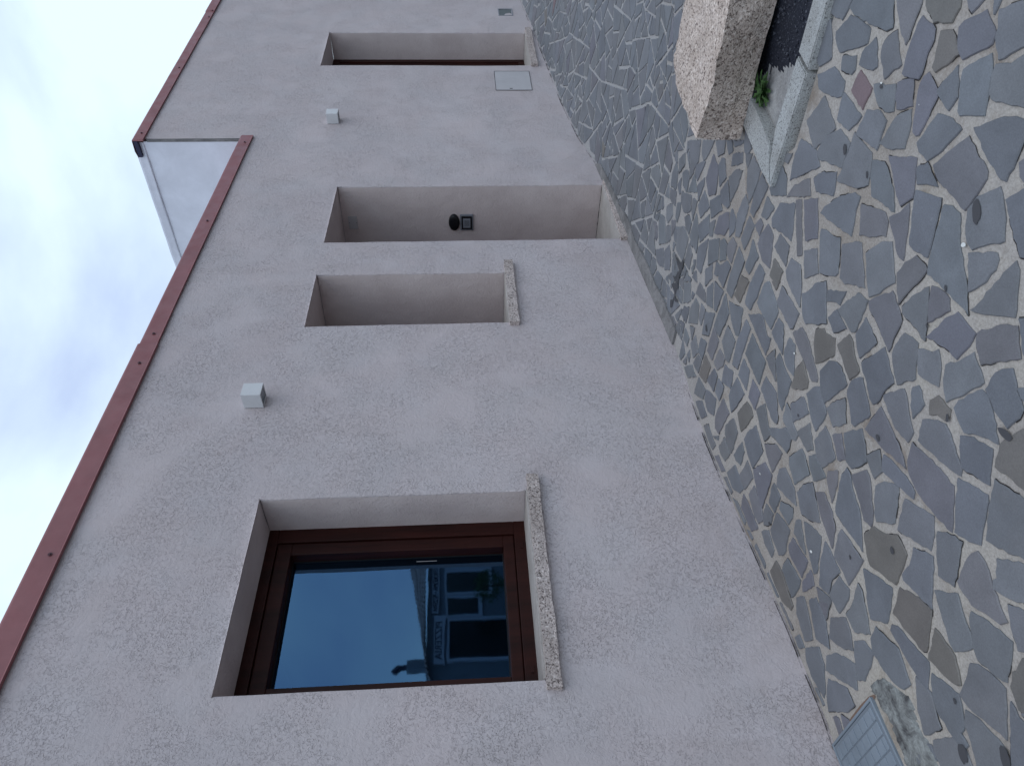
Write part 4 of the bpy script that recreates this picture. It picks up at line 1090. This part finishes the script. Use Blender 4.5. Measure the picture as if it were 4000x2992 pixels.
# rough block
def bshape(q, p):
    u = (p.x-3.30)/.64; y = p.y; vz = (p.z-.148)/.22
    left_t = interp([(-4, 3.33), (.86, 3.253), (.99, 3.236), (1.163, 3.233), (1.3, 3.268), (1.5, 3.3245)], y); left_b = interp([(-4, 3.33), (.87, 3.288), (1.19, 3.315), (1.5, 3.326)], y)
    right = interp([(-4, 3.95), (1.04, 3.925), (1.3, 3.947), (1.39, 3.95), (1.5, 3.95)], y)
    l = left_b + (left_t-left_b)*max(0, min(1, vz))
    x = l + (right-l)*u
    # end face runs slightly askew; upper corner chipped
    yy = q.y
    k = max(0, (y-1.2)/.3); yy += -k*.11*u*1.0 + .004
    zz = q.z - .02*max(0, u-.75)*4*.5
    ch = max(0, u-.78)/.22*max(0, vz-.5)*2
    yy -= .05*ch*k; 
    return Vector((x+(q.x-p.x), yy, zz))
blk = roughbox('granite_block', 3.30, 3.94, -2.6, 1.497, .148, .367, GRAN_BLOCK, None, cell=.024, amp=.0065, seed=11, shape=bshape, nscale=20)
tag(blk, 'big rough-hewn pinkish granite block lying on the bed kerb at the picture edge', 'stone block')
# weed
LEAF = mat('weed_leaf', (.045, .10, .030), .55, .3); t, p = nodes(LEAF); a = tnoise(t, 40, 3); c = ramp(t, a.outputs[0], (.35, (.025, .065, .018)), (.65, (.075, .145, .045))); t.links.new(c.outputs[0], p.inputs['Base Color'])
wd = G(2500+.4531*1070, .4531*800); wd = Vector((wd.x, wd.y, .10))
k_ = ray(2500+.4531*1060, .4531*790); k_ = CAM + k_*((.115-1.5)/k_.z); wd = Vector((k_.x, k_.y, bedz(k_.x, k_.y)))
weed = empty('weed', wd, 'small green weed with lobed leaves growing in the bed beside the granite block', 'weed')
for i in range(34):
    bm = bmesh.new(); az = i*2.4+R.uniform(-.3, .3); L = R.uniform(.05, .115); el = R.uniform(.15, 1.0); wmax = R.uniform(.007, .013); d = Vector((math.cos(az), math.sin(az), 0)); sd_ = Vector((-d.y, d.x, 0)); pr = None; off = Vector((R.uniform(-.012, .012), R.uniform(-.012, .012), 0))
    n = 12
    for j in range(n+1):
        t_ = j/n; lob = 1.0 if j % 3 else .45
        ww = wmax*(math.sin(math.pi*min(1, t_*.92+.06)))**.7*lob+.0006
        c = wd + off + d*(L*t_*math.cos(el*(1-.5*t_))) + Vector((0, 0, .006+L*(math.sin(el)*t_-.75*t_*t_*math.sin(el)*.8)))
        r = [bm.verts.new(c-sd_*ww+Vector((0, 0, ww*.5))), bm.verts.new(c), bm.verts.new(c+sd_*ww+Vector((0, 0, ww*.5)))]
        if pr:
            bm.faces.new([pr[0], r[0], r[1], pr[1]]); bm.faces.new([pr[1], r[1], r[2], pr[2]])
        pr = r
    frombm('leaf', bm, LEAF, weed, smooth=True)
# ------------------------------------------------------------------ across the street (seen mirrored in the big window)
YO = -10.15
shop = empty('pizza_restaurant', (9.5, YO, .1), 'low restaurant with tiled roof across the street, mirrored in the big window', 'restaurant')
SHW = mat('shop_plaster', (.22, .24, .26), .9); SIGNM = mat('white_sign_board', (.62, .62, .66), .6); LET = mat('dark_sign_letters', (.03, .03, .035), .6)
TILE = concrete('weathered_roof_tile', (.26, .20, .18), (.50, .40, .36), 12, .01); DARKG = mat('dark_shop_glass', (.012, .02, .02), .15, .5); WFR = mat('white_shop_frame', (.55, .56, .60), .5)
def orient(x0, x1, z0, z1, y0=YO, y1=YO+.05): return (x0, x1, y0, y1, z0, z1)
bm = bmesh.new(); bmbox(bm, 8.0, 14, YO-6, YO, -.2, 2.66); frombm('wall', bm, SHW, shop)
bm = bmesh.new(); n = 46
for i in range(n):
    xa_ = 8.0+i*(6.2/n); xb_ = xa_+6.2/n*.93; top = lambda x: 2.53+(x-8.0)*.172
    for j in range(4):
        f0, f1 = j/4, (j+1)/4+.03
        for k in range(5):
            u0, u1 = k/5, (k+1)/5; hh = lambda u: .045*math.sin(math.pi*u)
            pts = []
            for f, u in ((f0, u0), (f0, u1), (f1, u1), (f1, u0)):
                x = xa_+(xb_-xa_)*u; tz = top(x); y = YO+.35-f*1.6; zb_ = 2.60 if x < 8.6 else 2.66; z = min(zb_, tz)+(max(tz, zb_+.02)-min(zb_, tz))*f+hh(u)+(.02*(1-(f-f0)*4))
                pts.append(bm.verts.new((x, y, z)))
            bm.faces.new(pts)
frombm('roof_tiles', bm, TILE, shop)
box('chimney', 8.69, 8.92, YO-.9, YO-.6, 2.4, 3.22, SHW, shop, .01)
cw_ = bmesh.new(); bmesh.ops.create_cone(cw_, cap_ends=True, segments=14, radius1=.07, radius2=.07, depth=.22, matrix=Matrix.Translation((8.80, YO-.75, 3.30)))
bmesh.ops.create_cone(cw_, cap_ends=True, segments=14, radius1=.075, radius2=.075, depth=.2, matrix=Matrix.Translation((8.75, YO-.75, 3.44)) @ Matrix.Rotation(-.9, 4, 'Y')); frombm('chimney_cowl', cw_, TRIMDARK, shop)
def text(s, x, z, size, parent, width):
    c = bpy.data.curves.new('sign_text', 'FONT'); c.body = s; c.size = size; c.align_x = 'CENTER'; c.align_y = 'CENTER'; c.extrude = .006
    o = bpy.data.objects.new('lettering', c); S.collection.objects.link(o); bpy.context.view_layer.update()
    wd_ = o.dimensions.x or 1; me = o.to_mesh().copy(); bpy.data.objects.remove(o)
    me.materials.clear(); me.materials.append(LET); o = bpy.data.objects.new('lettering', me); S.collection.objects.link(o)
    sx = width/wd_; mtx = Matrix.Translation((x, YO+.098, z)) @ Matrix.Rotation(math.pi, 4, 'Z') @ Matrix.Rotation(math.pi/2, 4, 'X') @ Matrix.Diagonal((sx, 1, 1, 1)); me.transform(mtx)
    o.parent = parent; o.matrix_parent_inverse = parent.matrix_world.inverted()
sb = empty('sign_board', (10.46, YO+.07, 2.45), 'long white board reading GASTRONOMIA PIZZERIA over the shopfront across the street', 'sign')
box('board', 9.80, 11.40, YO+.02, YO+.09, 2.36, 2.53, SIGNM, sb, .004); text('GASTRONOMIA \u2022 PIZZERIA', 10.55, 2.445, .16, sb, 1.42)
sb2 = empty('sign_board', (9.08, YO+.07, 2.35), 'larger board reading PIZZERIA over the doorway across the street', 'sign')
box('board', 8.43, 9.74, YO+.02, YO+.09, 2.21, 2.48, SIGNM, sb2, .004); text('PIZZERIA', 9.05, 2.345, .27, sb2, 1.02)
for x0, x1, z0, z1, nm in ((10.36, 11.0, 1.0, 2.21, 'shop_window'), (8.55, 9.60, .25, 2.16, 'shop_door'), (9.72, 10.24, 1.25, 2.21, 'shop_window'), (11.15, 12.1, 1.0, 2.21, 'shop_window')):
    bm = bmesh.new()
    for a in ((x0-.07, x0+.02, z0, z1), (x1-.02, x1+.07, z0, z1), (x0+.02, x1-.02, z1-.05, z1), (x0+.02, x1-.02, z0, z0+.08)): bmbox(bm, a[0], a[1], YO, YO+.07, a[2], a[3], .003)
    f = frombm(nm, bm, WFR, shop); box('pane', x0+.02, x1-.02, YO+.01, YO+.02, z0+.08, z1-.05, DARKG, f)
dk = empty('dark_annexe', (7.0, YO, .1), 'dark low annexe beside the restaurant, mirrored at the window edge', 'annexe')
bm = bmesh.new(); bmbox(bm, 4.2, 7.99, YO-3, YO-.1, -.2, 2.35, .01); frombm('wall', bm, mat('annexe_dark_wall', (.03, .032, .034), .9), dk)
box('roof', 4.1, 8.0, YO-3.1, YO+.1, 2.352, 2.46, mat('annexe_roof', (.05, .04, .04), .8), dk, .01)
def bush(name, c, r, label, nl=900):
    b = empty(name, (c[0], c[1], gz(c[0], c[1])), label, 'shrub')
    bm = bmesh.new()
    for i in range(nl):
        d = Vector((R.gauss(0, 1), R.gauss(0, 1), R.gauss(0, 1))).normalized(); rr = r*(R.uniform(.55, 1.0))*(1+.12*noise.noise(d*3)); p_ = Vector(c)+d*rr
        q = Vector((R.gauss(0, 1), R.gauss(0, 1), R.gauss(0, 1))).normalized().to_track_quat('Z', 'Y'); s_ = R.uniform(.02, .04)
        bm.faces.new([bm.verts.new(p_+q @ Vector(v)) for v in ((-s_*.5, 0, 0), (0, -s_, 0), (s_*.5, 0, 0), (0, s_, 0))])
    frombm('foliage', bm, LEAF, b)
    bm = bmesh.new(); bmesh.ops.create_cone(bm, cap_ends=True, segments=18, radius1=.17, radius2=.24, depth=.45, matrix=Matrix.Translation((c[0], c[1], gz(c[0], c[1])+.22))); frombm('pot', bm, concrete('terracotta_pot', (.18, .10, .07), (.28, .16, .11)), b)
    bm = bmesh.new(); bmesh.ops.create_cone(bm, cap_ends=True, segments=8, radius1=.03, radius2=.02, depth=c[2]-.3, matrix=Matrix.Translation((c[0], c[1], (c[2]-.3)/2+.4))); frombm('stem', bm, mat('stem_bark', (.08, .06, .045), .9), b)
bush('potted_shrub', (10.0, YO+.9, 1.08), .42, 'round clipped shrub in a pot before the restaurant windows across the street')
print('stones', len(traced), 'faces', len(sf))
